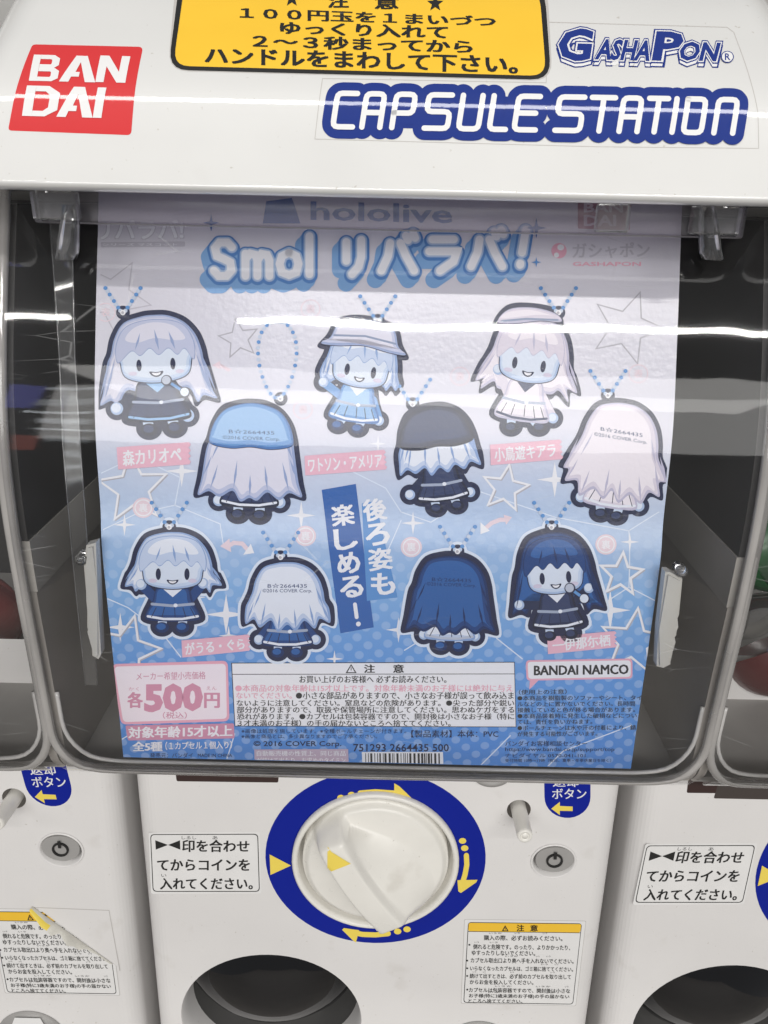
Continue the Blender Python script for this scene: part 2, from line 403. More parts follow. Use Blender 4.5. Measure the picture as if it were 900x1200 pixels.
# hood: profile with rounded shoulders that turn back into the sides
bm = bmesh.new(); rows = []
for (D, z), v in zip(HOOD.p, HOOD.v):
    t = min(1, max(0, (z + .004) / .08)); h = .1495 - .0165*t**1.1 - max(0, z-.076)*.35; r = .0085 + .010*t
    sec = []
    for i in range(9): sec.append((h - (h*2)*i/8 if False else 0, 0))
    sec = [(h*(i/8*2-1), D) for i in range(9)]
    arc = [(h + r*math.sin(R(a)), D + r*(1-math.cos(R(a)))) for a in (12, 25, 38, 52, 66, 78, 90)]
    full = [(-x, d) for x, d in [(h + r, max(.70, D+r))] + arc[::-1]] + sec + arc + [(h + r, max(.70, D+r))]
    rows.append([bm.verts.new((x, d, Z(z))) for x, d in full])
for a, b in zip(rows, rows[1:]):
    for i in range(len(a)-1): bm.faces.new((a[i], a[i+1], b[i+1], b[i]))
# lip underside
last = rows[-1]; und = [bm.verts.new((v.co.x*.985, v.co.y + .006, Z(.0012))) for v in last]; un2 = [bm.verts.new((v.co.x*.985, .70, Z(.0016))) for v in last]
for i in range(len(last)-1): bm.faces.new((last[i], last[i+1], und[i+1], und[i])); bm.faces.new((und[i], und[i+1], un2[i+1], un2[i]))
obj('hood', bm, WHITE, M, True)

# ---- cabinet front with its openings
HALF, RC = .1548, .0135
U = FRONT.uv
c_ring = U(440, 1008); r_ring = (U(569, 1008)[0] - U(311, 1008)[0]) / 2
c_key = U(648.5, 1009); r_key = (U(673, 1009)[0]-U(624, 1009)[0])/2
c_btn = U(608, 949); r_btn = (U(622, 950)[0]-U(594, 950)[0])/2
c_out = U(318, 1194); r_out = (U(424, 1194)[0]-U(213, 1194)[0])/2
c_dsc = U(560, 1226); r_dsc = (U(600, 1240)[0]-U(520, 1240)[0])/2
r_well = r_ring*.735
holes = [(c_ring, r_well, 1), (c_key, r_key, .92), (c_btn, r_btn, 1), (c_out, r_out, .93)]
bm = bmesh.new(); edges = []
def loop(pts):
    V = [bm.verts.new((x, y, 0)) for x, y in pts]
    for i in range(len(V)): edges.append(bm.edges.new((V[i], V[(i+1) % len(V)])))
V1 = FRONT.v[-1]
loop([(-HALF+RC, 0), (HALF-RC, 0), (HALF-RC, V1), (-HALF+RC, V1)])
for c, r, ky in holes: loop(circ(64, r, c[0], c[1], r*ky))
bmesh.ops.triangle_fill(bm, use_beauty=True, use_dissolve=False, edges=edges)
for v in bm.verts: v.co = FRONT.at(v.co.x, v.co.y)
for f in bm.faces: f.normal_update()
bmesh.ops.recalc_face_normals(bm, faces=bm.faces[:])
for sgn in (-1, 1):
    prev = None
    for a in range(0, 91, 10):
        x = sgn*(HALF - RC + RC*math.sin(R(a))); off = -RC*(1-math.cos(R(a)))
        cur = [bm.verts.new(FRONT.at(x, v, off)) for v in (0, V1)]
        if prev: bm.faces.new((prev[0], prev[1], cur[1], cur[0]))
        prev = cur
    cur = [bm.verts.new((sgn*HALF, .70, Z(-.2427))), bm.verts.new((sgn*HALF, .70, Z(-.64)))]
    bm.faces.new((prev[0], prev[1], cur[1], cur[0]))
cab = obj('cabinet', bm, PANEL, M, False)
bm = bmesh.new(); box(bm, -HALF, HALF, .39, .69, .45, Z(-.62)); obj('base', bm, PANEL, M)

# ---- dial: blue ring, well, knob
P = Print(FRONT, 2); 
n = 72; ro, ri = r_ring, r_ring*.735
vs = []; fs = []
P.items.append(([(c_ring[0]+ro*math.cos(2*math.pi*i/n), c_ring[1]+ro*.975*math.sin(2*math.pi*i/n)) for i in range(n)] + [(c_ring[0]+ri*math.cos(2*math.pi*i/n), c_ring[1]+ri*math.sin(2*math.pi*i/n)) for i in range(n)],
    [(i, (i+1) % n, n+(i+1) % n, n+i) for i in range(n)], P.mi(NAVYP), 6*STEP))
P.k = 20
P.poly([(316,1001),(341,1014),(317,1025)], YEL)
def sweep_arrow(pts, dots, barb):
    for d in dots: P.ell(d[0], d[1], 4.3, 3.4, YEL)
    P.stroke(pts, 6.0, YEL, k=P.k+1); P.k += 1; P.poly(barb, YEL)
sweep_arrow([(422,929),(440,927.5),(462,929),(474,931)], [(399.5,934.5),(412,931)], [(462,917.5),(468,921),(482,934.5),(479,937),(462,933.5)])
sweep_arrow([(546.5,1002),(547,1013),(545,1024),(542,1034)], [(542,985),(544.5,993.5)], [(536,1031),(559.5,1030.5),(558,1033.5),(540,1046),(537,1044)])
sweep_arrow([(455,1093.5),(440,1095),(425,1094.5),(413,1092)], [(477,1088.5),(466,1091)], [(401,1089),(403,1087),(421,1089.5),(417,1104),(413,1101)])
ringo = P.build('dial_ring', M)
bm = bmesh.new(); lathe(bm, FRONT, c_ring, [(ri*1.03, .0004), (ri*1.028, .0030), (ri*1.0, .0042), (ri*.965, .0036), (ri*.955, .0005), (ri*.955, -.016), (ri*.2, -.016)], cap1=True)
obj('dial_well', bm, KNOBW, M, True)
# knob: height field with a leaning grip bar
kr = ri*.90
axis = R(61); ax = (math.cos(axis), math.sin(axis))       # along the bar, v runs downwards
def sstep(a, b, x):
    t = min(1, max(0, (x-a)/(b-a))); return t*t*(3-2*t)
def knob_h(x, v):
    r = math.hypot(x, v)/kr
    h = .004 + .0035*(1-r*r) - .0035*sstep(.90, 1.0, r)
    t = (x*ax[0] + v*ax[1])/kr; s = (-x*ax[1]*-1 - v*ax[0])/kr        # s > 0: towards upper right
    s = (x*ax[1] - v*ax[0])/kr
    s0 = -.17 + .05*t + .06*t*t                                  # gently bowed bar
    d = s - s0
    wr = max(.18, .80*(1 - ((t-.22)/1.12)**2))
    q = min(1, max(0, (d-.16)/(wr-.16)))
    prof = sstep(-.34, -.21, d) * (1 - .30*sstep(.10, .18, d)) * (1-q)**1.15
    end = sstep(-1.0, -.76, t) * (1 - sstep(.74, 1.0, t))
    return h + .0170*max(0, prof)*end
bm = bmesh.new(); NR, NA = 64, 128; rings = []
for j in range(1, NR+1):
    rr = kr*j/NR
    rings.append([bm.verts.new(FRONT.at(c_ring[0]+rr*math.cos(2*math.pi*i/NA), c_ring[1]+rr*math.sin(2*math.pi*i/NA), knob_h(rr*math.cos(2*math.pi*i/NA), rr*math.sin(2*math.pi*i/NA)))) for i in range(NA)])
cv = bm.verts.new(FRONT.at(c_ring[0], c_ring[1], knob_h(0, 0)))
for i in range(NA): bm.faces.new((cv, rings[0][i], rings[0][(i+1) % NA]))
for a, b in zip(rings, rings[1:]):
    for i in range(NA): bm.faces.new((a[i], b[i], b[(i+1) % NA], a[(i+1) % NA]))
sk = [bm.verts.new(FRONT.at(c_ring[0]+kr*math.cos(2*math.pi*i/NA), c_ring[1]+kr*math.sin(2*math.pi*i/NA), -.016)) for i in range(NA)]
for i in range(NA): bm.faces.new((rings[-1][i], sk[i], sk[(i+1) % NA], rings[-1][(i+1) % NA]))
knob = obj('knob', bm, KNOBW, M, True)
bm = bmesh.new()
kt, ks = -.30, -.05
def kpt(t, s): return (t*kr*ax[0] + s*kr*ax[1], t*kr*ax[1] - s*kr*ax[0])
kc = kpt(-.60, -.235)
tri = [(-.0060, -.0085), (.0085, .0005), (-.0060, .0085)]
G_ = []
N_ = 6
for i in range(N_+1):
    row = []
    for j in range(i+1):
        a = i/N_; b = j/i if i else 0
        apex = tri[1]; base = (tri[0][0]+(tri[2][0]-tri[0][0])*b, tri[0][1]+(tri[2][1]-tri[0][1])*b)
        x = kc[0] + apex[0]*(1-a) + base[0]*a; v = kc[1] + apex[1]*(1-a) + base[1]*a
        row.append(bm.verts.new(FRONT.at(c_ring[0]+x, c_ring[1]+v, knob_h(x, v)+.00035)))
    G_.append(row)
for i in range(N_):
    for j in range(i+1):
        bm.faces.new((G_[i][j], G_[i+1][j], G_[i+1][j+1]))
        if j < i: bm.faces.new((G_[i][j], G_[i+1][j+1], G_[i][j+1]))
for f in bm.faces: f.normal_update()
for f in bm.faces:
    if f.normal.y > 0: f.normal_flip()
obj('pointer_mark', bm, YEL, knob, True, recalc=False)

# ---- key lock in its scoop
bm = bmesh.new(); lathe(bm, FRONT, c_key, [(r_key*1.10, .0003), (r_key*1.06, .0012), (r_key*.99, .0004), (r_key*.90, -.004), (r_key*.80, -.009), (r_key*.70, -.0105)], ky=.92, cap1=True)
lk = obj('lock_scoop', bm, PANEL, M, True)
kcx, kcv = c_key[0]+.0003, c_key[1]-.0022
bm = bmesh.new(); out = []
for i in range(40):
    a = 2*math.pi*i/40; x = r_key*.90*math.cos(a); v = r_key*.74*math.sin(a)
    if v < 0: v = -abs(v)**.8*(r_key*.62)**.2
    out.append((x, v))
f0 = [bm.verts.new(FRONT.at(kcx+x, kcv+v, .0012)) for x, v in out]; f1 = [bm.verts.new(FRONT.at(kcx+x, kcv+v, -.009)) for x, v in out]
bm.faces.new(f0)
for i in range(40): bm.faces.new((f0[i], f0[(i+1) % 40], f1[(i+1) % 40], f1[i]))
lock = obj('lock', bm, LOCK, M)
bm = bmesh.new(); rk = r_key*.40
lathe(bm, FRONT, (kcx, kcv+.0005), [(rk, .0013), (rk*.98, .0022), (rk*.76, .0022), (rk*.74, .0013)], n=40)
v0 = [bm.verts.new(FRONT.at(kcx+x, kcv+v+.0005, .0024)) for x, v in ((-.0010, -rk*1.35), (.0010, -rk*1.35), (.0010, -rk*.3), (-.0010, -rk*.3))]; bm.faces.new(v0)
obj('keyhole', bm, BLACK, lock)

# ---- coin return push button
bm = bmesh.new(); lathe(bm, FRONT, c_btn, [(r_btn, .0), (r_btn*.97, -.001), (r_btn*.95, -.014)], n=40, cap1=True)
obj('button_socket', bm, mat('socket_shade', (.30, .28, .26), .6), M, True)
rb = r_btn*.66
bm = bmesh.new(); lathe(bm, FRONT, (c_btn[0], c_btn[1]), [(rb, -.013), (rb*.98, .012), (rb*.96, .022), (rb*.86, .0238), (rb*.55, .0238), (rb*.50, .0228), (rb*.42, .0228), (rb*.38, .0236)], n=40, cap1=True)
obj('return_button', bm, KNOBW, M, True)

# ---- capsule outlet
bm = bmesh.new(); lathe(bm, FRONT, c_out, [(r_out*1.0, 0), (r_out*.985, -.002), (r_out*.965, -.010), (r_out*.955, -.024)], ky=.93)
obj('outlet_rim', bm, PANEL, M, True)
bm = bmesh.new(); lathe(bm, FRONT, c_out, [(r_out*.96, -.022), (r_out*.90, -.045), (r_out*.6, -.075), (r_out*.2, -.085)], ky=.93, cap1=True)
obj('outlet_bowl', bm, mat('bowl_grey', (.10, .098, .096), .2, .5, noise=.2, nscale=20), M, True)
bm = bmesh.new(); lathe(bm, FRONT, (U(314, 1160)[0], U(314, 1160)[1]), [(r_out*.95, -.022), (r_out*.92, -.019), (r_out*.8, -.012), (r_out*.65, -.005), (r_out*.45, .001), (r_out*.25, .0045), (r_out*.08, .0055)], ky=.90, cap1=True)
obj('outlet_flap', bm, SMOKE, M, True)
# ---- disc beside the outlet
bm = bmesh.new(); lathe(bm, FRONT, c_dsc, [(r_dsc, .0004), (r_dsc*.97, .0028), (r_dsc*.2, .0032)], cap1=True)
dsc = obj('lower_disc', bm, GREY, M, True)
bm = bmesh.new(); f0 = [bm.verts.new(FRONT.at(c_dsc[0]+x, c_dsc[1]+v, .0042)) for x, v in ((-.008, -r_dsc*.93), (.010, -r_dsc*.93), (.016, -.004), (-.016, -.004))]; bm.faces.new(f0)
obj('disc_mark', bm, STW, dsc)

# ---- printed labels on the cabinet front
P = Print(FRONT, 4)
P.rrect([(174,975.5),(304.5,974.5),(306.5,1047),(177,1047.5)], 3, STP)
P.rrect([(176,977.5),(302.5,977),(304.5,1045),(179,1045)], 5, BLACK); P.rrect([(177,978.4),(301.5,978),(303.5,1044),(180,1044)], 4.5, STP)
guide = P.build('guide_label', M)
P = Print(FRONT, 12)
P.poly([(182,984.5),(182.6,995.5),(197,990)], BLACK); P.poly([(211,984.5),(211.4,995.5),(197,990)], BLACK)
P.text('印を合わせ', (214,292,984,998,984.5,998.5), BLACK, .028, k=14); P.text('しるし', (213,230,979.6,983.4), BLACK, .0, k=14); P.text('あ', (249,255,979.6,983.6), BLACK, k=14)
P.text('てからコインを', (184.5,292.5,1007,1020,1006.8,1020), BLACK, .028, k=14)
P.text('入れてください。', (188,296,1029,1042,1028.8,1042), BLACK, .028, k=14); P.text('い', (189,195,1024.2,1027.4), BLACK, k=14)
P.build('writing', guide)

def caution_paper(dx=0, clipx=None, torn=False):
    P = Print(FRONT, 4)
    P.rrect([(544,1077),(687,1079),(675,1179),(540,1176)], 2, STE); P.rrect([(544.6,1077.5),(686.4,1079.5),(674.5,1178.5),(540.6,1175.5)], 2, STP)
    P.rrect([(548.5,1080.5),(682,1082),(671.5,1177),(543,1175)], 4, BLACK)
    P.rrect([(549.3,1081.3),(681.2,1082.8),(670.8,1176.2),(543.9,1174.2)], 3.5, STP)
    P.rrect([(549.3,1081.3),(681.2,1082.8),(679.9,1092.8),(548.7,1091.2)], 2.5, YELS)
    P.stroke([(548.7,1091.4),(680,1093)], .7, BLACK, cap=False)
    clip = None
    if torn:       # the upper right corner is torn off along a ragged diagonal
        a = U(598, 1072); b = U(690, 1154); d = Vector((b[0]-a[0]+0, b[1]-a[1], 0)); nrm = Vector((d.y, -d.x, 0))
        clip = [((a[0]+dx, a[1], 0), tuple(nrm))]
    p = P.build('caution_label', M, dx=dx, clip=clip)
    P = Print(FRONT, 16)
    P.poly([(588,1090.8),(596,1090.9),(592,1084)], BLACK); P.poly([(590,1089.9),(594,1090),(592,1086)], YELS); P.stroke([(592,1087),(592,1089)], .8, BLACK)
    P.text('注', (605.5,614,1083.3,1090.8), BLACK, .02, k=30); P.text('意', (621.5,630,1083.6,1091), BLACK, .02, k=30)
    L = [('購入の際、必ずお読みください。', 567, 659, 1095.5, 1101.5), ('倒れると危険です。のったり、よりかかったり、', 554.5, 668, 1106, 1112), ('ゆすったりしないでください。', 553, 627, 1113.3, 1119),
         ('カプセル取出口より奥へ手を入れないでください。', 551.5, 672, 1122, 1127.8), ('いらなくなったカプセルは、ゴミ箱に捨ててください。', 551, 671.5, 1131.5, 1137), ('続けて出すときは、必ず前のカプセルを取り出して', 550.5, 669, 1140.5, 1146),
         ('からお金を投入してください。', 550.5, 625, 1147.5, 1153), ('カプセルは包装容器ですので、開封後は小さな', 549.5, 668, 1157, 1162.3), ('お子様(特に3歳未満のお子様)の手の届かない', 549.5, 667, 1164, 1169.3), ('ところへ捨ててください。', 549, 612, 1170, 1175)]
    for b, x0, x1, y0, y1 in L: P.text(b, (x0, x1, y0, y1, y0+(x1-x0)*.011, y1+(x1-x0)*.011), BLACK, .014, k=30)
    for y in (1106.5, 1125, 1134, 1143, 1159): P.ell(547.5 if y > 1110 else 550, y+.3, 1.2, 1.0, BLACK, k=30, n=10)
    for x0, x1, y in ((573,588,1094.0),(603,609,1094),(636,641,1094.2),(556,561,1104.6),(574,583,1104.8),(592,607,1121),(628,632,1121.2),(640,645,1121.2),(634,642,1130.5),(650,654,1130.6),(554,558,1139.4),(566,569,1139.5),(598,602,1139.7),(645,650,1140),(580,600,1156.1),(628,645,1156.5),(662,666,1156.7),(572,584,1163.2),(640,648,1163.8)):
        P.text('いうか'[:max(2, int((x1-x0)/5))], (x0, x1, y-1.6, y), BLACK, 0, k=30)
    P.build('writing', p, dx=dx, clip=clip)
    return p
caution_mid = caution_paper(); caution_mid['once'] = 1

P = Print(FRONT, 4)
P.poly([(637,880),(692,881)] + [(691-2*(1-math.cos(R(a))) if False else 665 + 27*math.cos(R(a)) , 934 + 24.5*math.sin(R(a))) for a in range(0, 181, 12)], NAVYP)
retl = P.build('return_label', M)
P = Print(FRONT, 10)
P.text('コイン', (649,680,890,902), STW, .01, k=12); P.text('返却', (648,678,909.5,922), STW, .014, k=12); P.text('ボタン', (647,687,924,936), STW, .014, k=12)
P.text('へんきゃく', (650,676,905,908), STW, 0, k=12)
P.poly([(646,947.5),(656,939.5),(656,944.3),(671,945),(671,950.3),(656,950),(656,955)], YEL)
P.build('writing', retl)
# ---- coin slot and lower edge of the coin cup above the dial
P = Print(FRONT, 4); P.rrect([(204,893),(328,894),(326,917),(207,915.5)], 2, DKBROWN); P.build('coin_slot', M)
bm = bmesh.new(); cc = U(577, 897); lathe(bm, FRONT, cc, [(.0150, .0003), (.0145, .0022), (.0120, .0026), (.0112, .0010)], cap1=True, n=40)
obj('coin_cup', bm, GREY, M, True)

# ---- hood labels
P = Print(HOOD, 3)
P.rrect([(37.5,52),(167.5,55),(153.5,158.5),(9,153)], 5, REDS)
bl = P.build('brand_label', M)
P = Print(HOOD, 10)
def letter(box_, glyph, w, m=STW):
    q = box_
    def mp(x, y):   # unit cell to the slanted cell
        return tuple((q[0][i]*(1-x)+q[1][i]*x)*(1-y) + (q[3][i]*(1-x)+q[2][i]*x)*y for i in (0, 1))
    for poly in glyph:
        P.poly([mp(x, y) for x, y in poly], m)
GB = [[(0,0),(.27,0),(.27,1),(0,1)], [(.27,0),(.75,0),(.95,.12),(.95,.38),(.80,.48),(.27,.48),(.27,.36),(.66,.36),(.69,.32),(.69,.20),(.66,.16),(.27,.16)],
      [(.27,.48),(.80,.48),(1,.60),(1,.88),(.80,1),(.27,1),(.27,.84),(.70,.84),(.73,.80),(.73,.68),(.70,.63),(.27,.63)]]
GA = [[(.34,0),(.66,0),(1.02,1),(.72,1),(.50,.24),(.40,.62),(.52,.62),(.52,.80),(.30,.80),(.25,1),(-.02,1)]]
GN = [[(0,0),(.30,0),(.72,.60),(.72,0),(1,0),(1,1),(.70,1),(.27,.40),(.27,1),(0,1)]]
GD = [[(0,0),(.66,0),(1,.22),(1,.78),(.66,1),(0,1),(0,.001),(.28,.18),(.28,.82),(.58,.82),(.72,.70),(.72,.30),(.58,.18),(.28,.18),(0,.0)]]
GD = [[(0,0),(.28,0),(.28,1),(0,1)], [(.28,0),(.66,0),(1,.22),(1,.78),(.66,1),(.28,1),(.28,.82),(.58,.82),(.72,.70),(.72,.30),(.58,.18),(.28,.18)]]
GI = [[(0,0),(1,0),(1,1),(0,1)]]
def cell(x0, x1, y0, y1, sk=-6): return [(x0-sk, y0+(x0-40)*.028), (x1-sk, y0+(x1-40)*.028), (x1, y1+(x1-40)*.028), (x0, y1+(x0-40)*.028)]
letter(cell(34,67,64.5,95), GB, 0); letter(cell(70,111,64.5,95), GA, 0); letter(cell(112,147,63.5,94.5), GN, 0)
letter(cell(26,66,101,136.5), GD, 0); letter(cell(67,108,101,136.5), GA, 0); letter(cell(109,119,101,136.5), GI, 0)
P.build('writing', bl)

P = Print(HOOD, 3)
def yq(e): return [(211+e,-26+e*.8),(638-e,-16+e*.8),(646-e,94-e*.8),(197+e,82-e*.8)]
P.rrect([(207,-30),(641,-20),(647.5,95),(196.5,83)], 24, STE); P.rrect(yq(0), 24, BLACK); P.rrect(yq(6), 19, YELS)
ys = P.build('instruction_label', M)
P = Print(HOOD, 12); bd = .035
P.star(342,-1,10,BLACK); P.star(510,4.5,10,BLACK)
P.text('注', (385,408,-7,9.5), BLACK, bd, k=16); P.text('意', (440,466,-5,11), BLACK, bd, k=16)
P.text('１００円玉を１まいづつ', (282,580,9,22,20,32), BLACK, bd, k=16); P.text('ゆっくり入れて', (329,524,26,40,31,46), BLACK, bd, k=16)
P.text('２～３秒まってから', (297,553,41,56,48,63), BLACK, bd, k=16); P.text('ハンドルをまわして下さい。', (241,606,56,75,67,87), BLACK, bd, k=16)
P.build('writing', ys)

P = Print(HOOD, 2)
e = [(378,92),(640,97),(641,26),(852,32),(860,38),(888,132),(889,174),(700,172),(369,163)]
P.stroke(e, .9, STE, closed=True)
cs = P.build('title_label', M)
P = Print(HOOD, 6)
GL = {'C': [[(1,0),(0,0),(0,1),(1,1)]], 'A': [[(0,1),(0,0),(1,0),(1,1)],[(0,.56),(1,.56)]], 'P': [[(0,1),(0,0),(1,0),(1,.56),(0,.56)]], 'S': [[(1,0),(0,0),(0,.5),(1,.5),(1,1),(0,1)]],
      'U': [[(0,0),(0,1),(1,1),(1,0)]], 'L': [[(0,0),(0,1),(1,1)]], 'E': [[(1,0),(0,0),(0,1),(1,1)],[(0,.5),(.9,.5)]], 'T': [[(0,0),(1,0)],[(.5,0),(.5,1)]], 'I': [[(.5,0),(.5,1)]],
      'O': [[(0,0),(1,0),(1,1),(0,1),(0,0)]], 'N': [[(0,1),(0,0),(1,0),(1,1)]]}
CELLS = [('C',394,417),('A',428,449),('P',463,485),('S',501,528),('U',541,564),('L',577,596),('E',606,631),('S',654,683),('T',692,719),('A',729,750),('T',759,781),('I',787,795),('O',804,825),('N',840,862)]
def cap(x, y): 
    return (x + (.5-y)*6 - 1, 110 + (x-390)*.0165 + y*(39 + (x-390)*.0))
for x0, x1 in ((394, 631), (654, 862)): P.poly([cap(x0, 0), cap(x1, 0), cap(x1, 1), cap(x0, 1)], LOGOB)
for w, m_ in ((27, LOGOB), (6.4, STW)):
    P.k += 1
    for ch, x0, x1 in CELLS:
        for st in GL[ch]:
            pp = []
            for (x, y) in st: pp.append(cap(x0 + (x1-x0)*x, y))
            # round the corners
            q = [pp[0]]
            for i in range(1, len(pp)-1):
                a, b, c = Vector(pp[i-1]), Vector(pp[i]), Vector(pp[i+1]); d1 = (a-b); d2 = (c-b)
                l1 = min(6, d1.length*.45); l2 = min(6, d2.length*.45); p0 = b + d1.normalized()*l1; p2 = b + d2.normalized()*l2
                for t in (0, .33, .67, 1): q.append(tuple(p0*(1-t)**2 + b*2*t*(1-t) + p2*t*t))
            q.append(pp[-1])
            if w < 12: P.stroke(q, w, m_, k=P.k + .05); P.k += .05
            else: P.stroke(q, w, m_)
P.build('writing', cs)
P = Print(HOOD, 6)
def gtext(grow, m_, dy=0, b=.0):
    g = grow
    for tx, q in (('G', (654,694,33,72)), ('ASHA', (699,764,46,71)), ('P', (766,800,37,72)), ('ON', (796,842,49,72))):
        sl = .03
        P.text(tx, ((q[0]-g+3, q[2]-g+dy), (q[1]+g+3, q[2]-g+dy+(q[1]-q[0])*sl), (q[1]+g-3, q[3]+g+dy+(q[1]-q[0])*sl), (q[0]-g-3, q[3]+g+dy)), m_, b)
gtext(2.4, LOGOB, 4.5, .10); gtext(.6, STW, 5.0, .055)
gtext(2.6, LOGOB, 0, .10); gtext(1.1, STW, 0, .07); gtext(-.3, LOGOB, 0, .035)
P.ell(852, 67.5, 7.5, 7, LOGOB); P.ell(852, 67.5, 6.4, 6, STW); P.text('R', (849,855.5,63.5,71.5), LOGOB, .02)
P.build('logo', cs)

# ---- clear cover with rounded lower corners, its thick edge
XL = .1590; CR = .030
def xlim(v):
    t = (v - (CASE.v[-1] - CR - .006)) / CR
    return XL if t <= 0 else XL - CR*(1 - math.sqrt(max(0, 1 - min(1, t)**2)))
bm = bmesh.new(); rows = []
for v in CASE.v:
    xl = xlim(v); rows.append([bm.verts.new(CASE.at(xl*(i/20*2-1), v)) for i in range(21)])
for a, b in zip(rows, rows[1:]):
    for i in range(20): bm.faces.new((a[i], b[i], b[i+1], a[i+1]))
cover = obj('clear_cover', bm, COVER, M, True)
bm = bmesh.new()
VB = CASE.v[-1] - .0225
def xrim(v):
    t = (v - (VB - .030)) / .030
    return XL if t <= 0 else XL - .030*(1 - math.sqrt(max(0, 1 - min(1, t)**2)))
vv = [v for v in CASE.v if v < VB - .030] + [VB - .030 + .030*math.sin(R(a)) for a in range(0, 91, 10)]
pl = [CASE.at(-xrim(v), v, -.0012) for v in vv]; pr = [CASE.at(xrim(v), v, -.0012) for v in vv]
bt = [CASE.at(-xrim(VB) + 2*xrim(VB)*i/20, VB, -.0012) for i in range(1, 20)]
tube(bm, pl + bt + pr[::-1], .0022, 10)
obj('cover_edge', bm, EDGE, cover, True)
bm = bmesh.new()      # second, inner lip of the moulded bottom edge
tube(bm, [CASE.at(-xrim(v)+.0045, v-.0035, -.0045) for v in vv[-16:]] + [CASE.at(-.120 + .24*i/20, VB-.0035, -.0045) for i in range(21)] + [CASE.at(xrim(v)-.0045, v-.0035, -.0045) for v in vv[-16:]][::-1], .0011, 8)
obj('cover_lip', bm, clear('clear_lip', 1.5, .55, .12, hazecol=(.85, .83, .81), tint=(.92, .92, .92), bump=.15), cover, True)
# hinge bar along the top, end blocks and hooks
def W_(px, py, D):
    r = ray(px, py); t = D / r.y; return Vector((r.x*t, D, CAMZ + r.z*t))
bm = bmesh.new(); a = W_(40, 245, .328); b = W_(872, 262, .328)
zc = (a.z+b.z)/2
box(bm, a.x, b.x, .326, .3335, zc-.0055, zc+.0075, .0012)
hinge = obj('hinge_bar', bm, clear('clear_bar', 1.5, .05, .22, hazecol=(.6, .58, .62), tint=(.84, .82, .86), bump=.1), M, True)
for x0, x1 in ((40, 92), (700, 738), (812, 868)):
    bm = bmesh.new(); p0 = W_(x0, 250, .322); p1 = W_(x1, 250, .322); box(bm, p0.x, p1.x, .3195, .3255, zc-.004, zc+.0065, .0010)
    obj('hinge_block', bm, HOOK, hinge)
for s_, x in ((1, 76), (-1, 836)):
    bm = bmesh.new(); D = .322
    pts = [(0, 240), (12*s_, 240), (14*s_, 262), (13*s_, 296), (10*s_, 304), (-6*s_, 305), (-9*s_, 303), (-5*s_, 285), (-2*s_, 262)]
    o2 = [W_(x + dx, y, D) for dx, y in pts]; prism(bm, [(p.x, p.z) for p in o2], D-.0035, D+.0035, .0010)
    obj('hook', bm, HOOK, M, True)
# ---- inside the case
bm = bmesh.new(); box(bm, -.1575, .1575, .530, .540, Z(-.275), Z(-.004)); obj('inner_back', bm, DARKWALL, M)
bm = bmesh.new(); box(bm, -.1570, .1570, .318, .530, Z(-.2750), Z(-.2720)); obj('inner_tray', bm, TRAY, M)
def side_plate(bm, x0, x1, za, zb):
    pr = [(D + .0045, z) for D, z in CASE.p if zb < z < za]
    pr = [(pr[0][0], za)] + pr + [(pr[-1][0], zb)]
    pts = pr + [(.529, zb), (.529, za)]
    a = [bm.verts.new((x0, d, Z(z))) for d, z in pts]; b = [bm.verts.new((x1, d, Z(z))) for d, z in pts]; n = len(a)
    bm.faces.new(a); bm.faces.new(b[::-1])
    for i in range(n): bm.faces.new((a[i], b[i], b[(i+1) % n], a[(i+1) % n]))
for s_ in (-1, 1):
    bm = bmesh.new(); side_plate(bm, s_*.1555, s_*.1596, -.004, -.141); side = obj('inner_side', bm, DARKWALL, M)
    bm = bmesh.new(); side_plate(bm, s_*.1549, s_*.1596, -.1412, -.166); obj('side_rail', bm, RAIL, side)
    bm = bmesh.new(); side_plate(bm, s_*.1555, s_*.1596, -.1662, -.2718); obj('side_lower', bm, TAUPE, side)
# ---- white clips holding the poster
for s_, pts, knobp in ((1, [(103,637),(114,634),(117,690),(120,764),(117,770),(110,766),(108,735),(104,733),(104,700),(100,660)], (97,653)),
                       (-1, [(778,668),(783,668),(798,676),(794,718),(789,731),(791,742),(786,748),(784,776),(776,780),(768,778),(770,735)], (797,667))):
    bm = bmesh.new(); D = .3095 if s_ == 1 else .3065
    o2 = [W_(x, y, D) for x, y in pts]; prism(bm, [(p.x, p.z) for p in (o2 if True else o2)], D-.003, D+.003, .0012)
    cl = obj('poster_clip', bm, mat('clip_plastic', (.50, .49, .46), .35, .5, noise=.06), M, False)
    bm = bmesh.new(); k0 = W_(*knobp, D); tube(bm, [k0 + Vector((0, -.004, 0)), k0 + Vector((0, -.003, 0)), k0 + Vector((0, .003, 0))], [.0015, .0027, .0027], 14)
    obj('clip_stud', bm, HOOK, cl, True)
# clear film strip at the poster's left edge
bm = bmesh.new(); prev = None
film = [(60,252,86),(66,330,88),(72,420,90),(76,520,96),(86,640,105),(96,740,112),(102,800,116)]
for x0, y, x1 in film:
    v0 = POST.uv(x0, y); v1 = POST.uv(x1, y)
    cur = [bm.verts.new(POST.at(v0[0], v0[1], .0022)), bm.verts.new(POST.at(v1[0], v1[1], .0022))]
    if prev: bm.faces.new((prev[0], prev[1], cur[1], cur[0]))
    prev = cur
flm = obj('holder_film', bm, FILM, M, True)
for q in (0, 2):
    bm = bmesh.new(); tube(bm, [POST.at(*POST.uv(f[q], f[1]), .0022) for f in film], .00035, 6); obj('film_edge', bm, HOOK, flm, True)

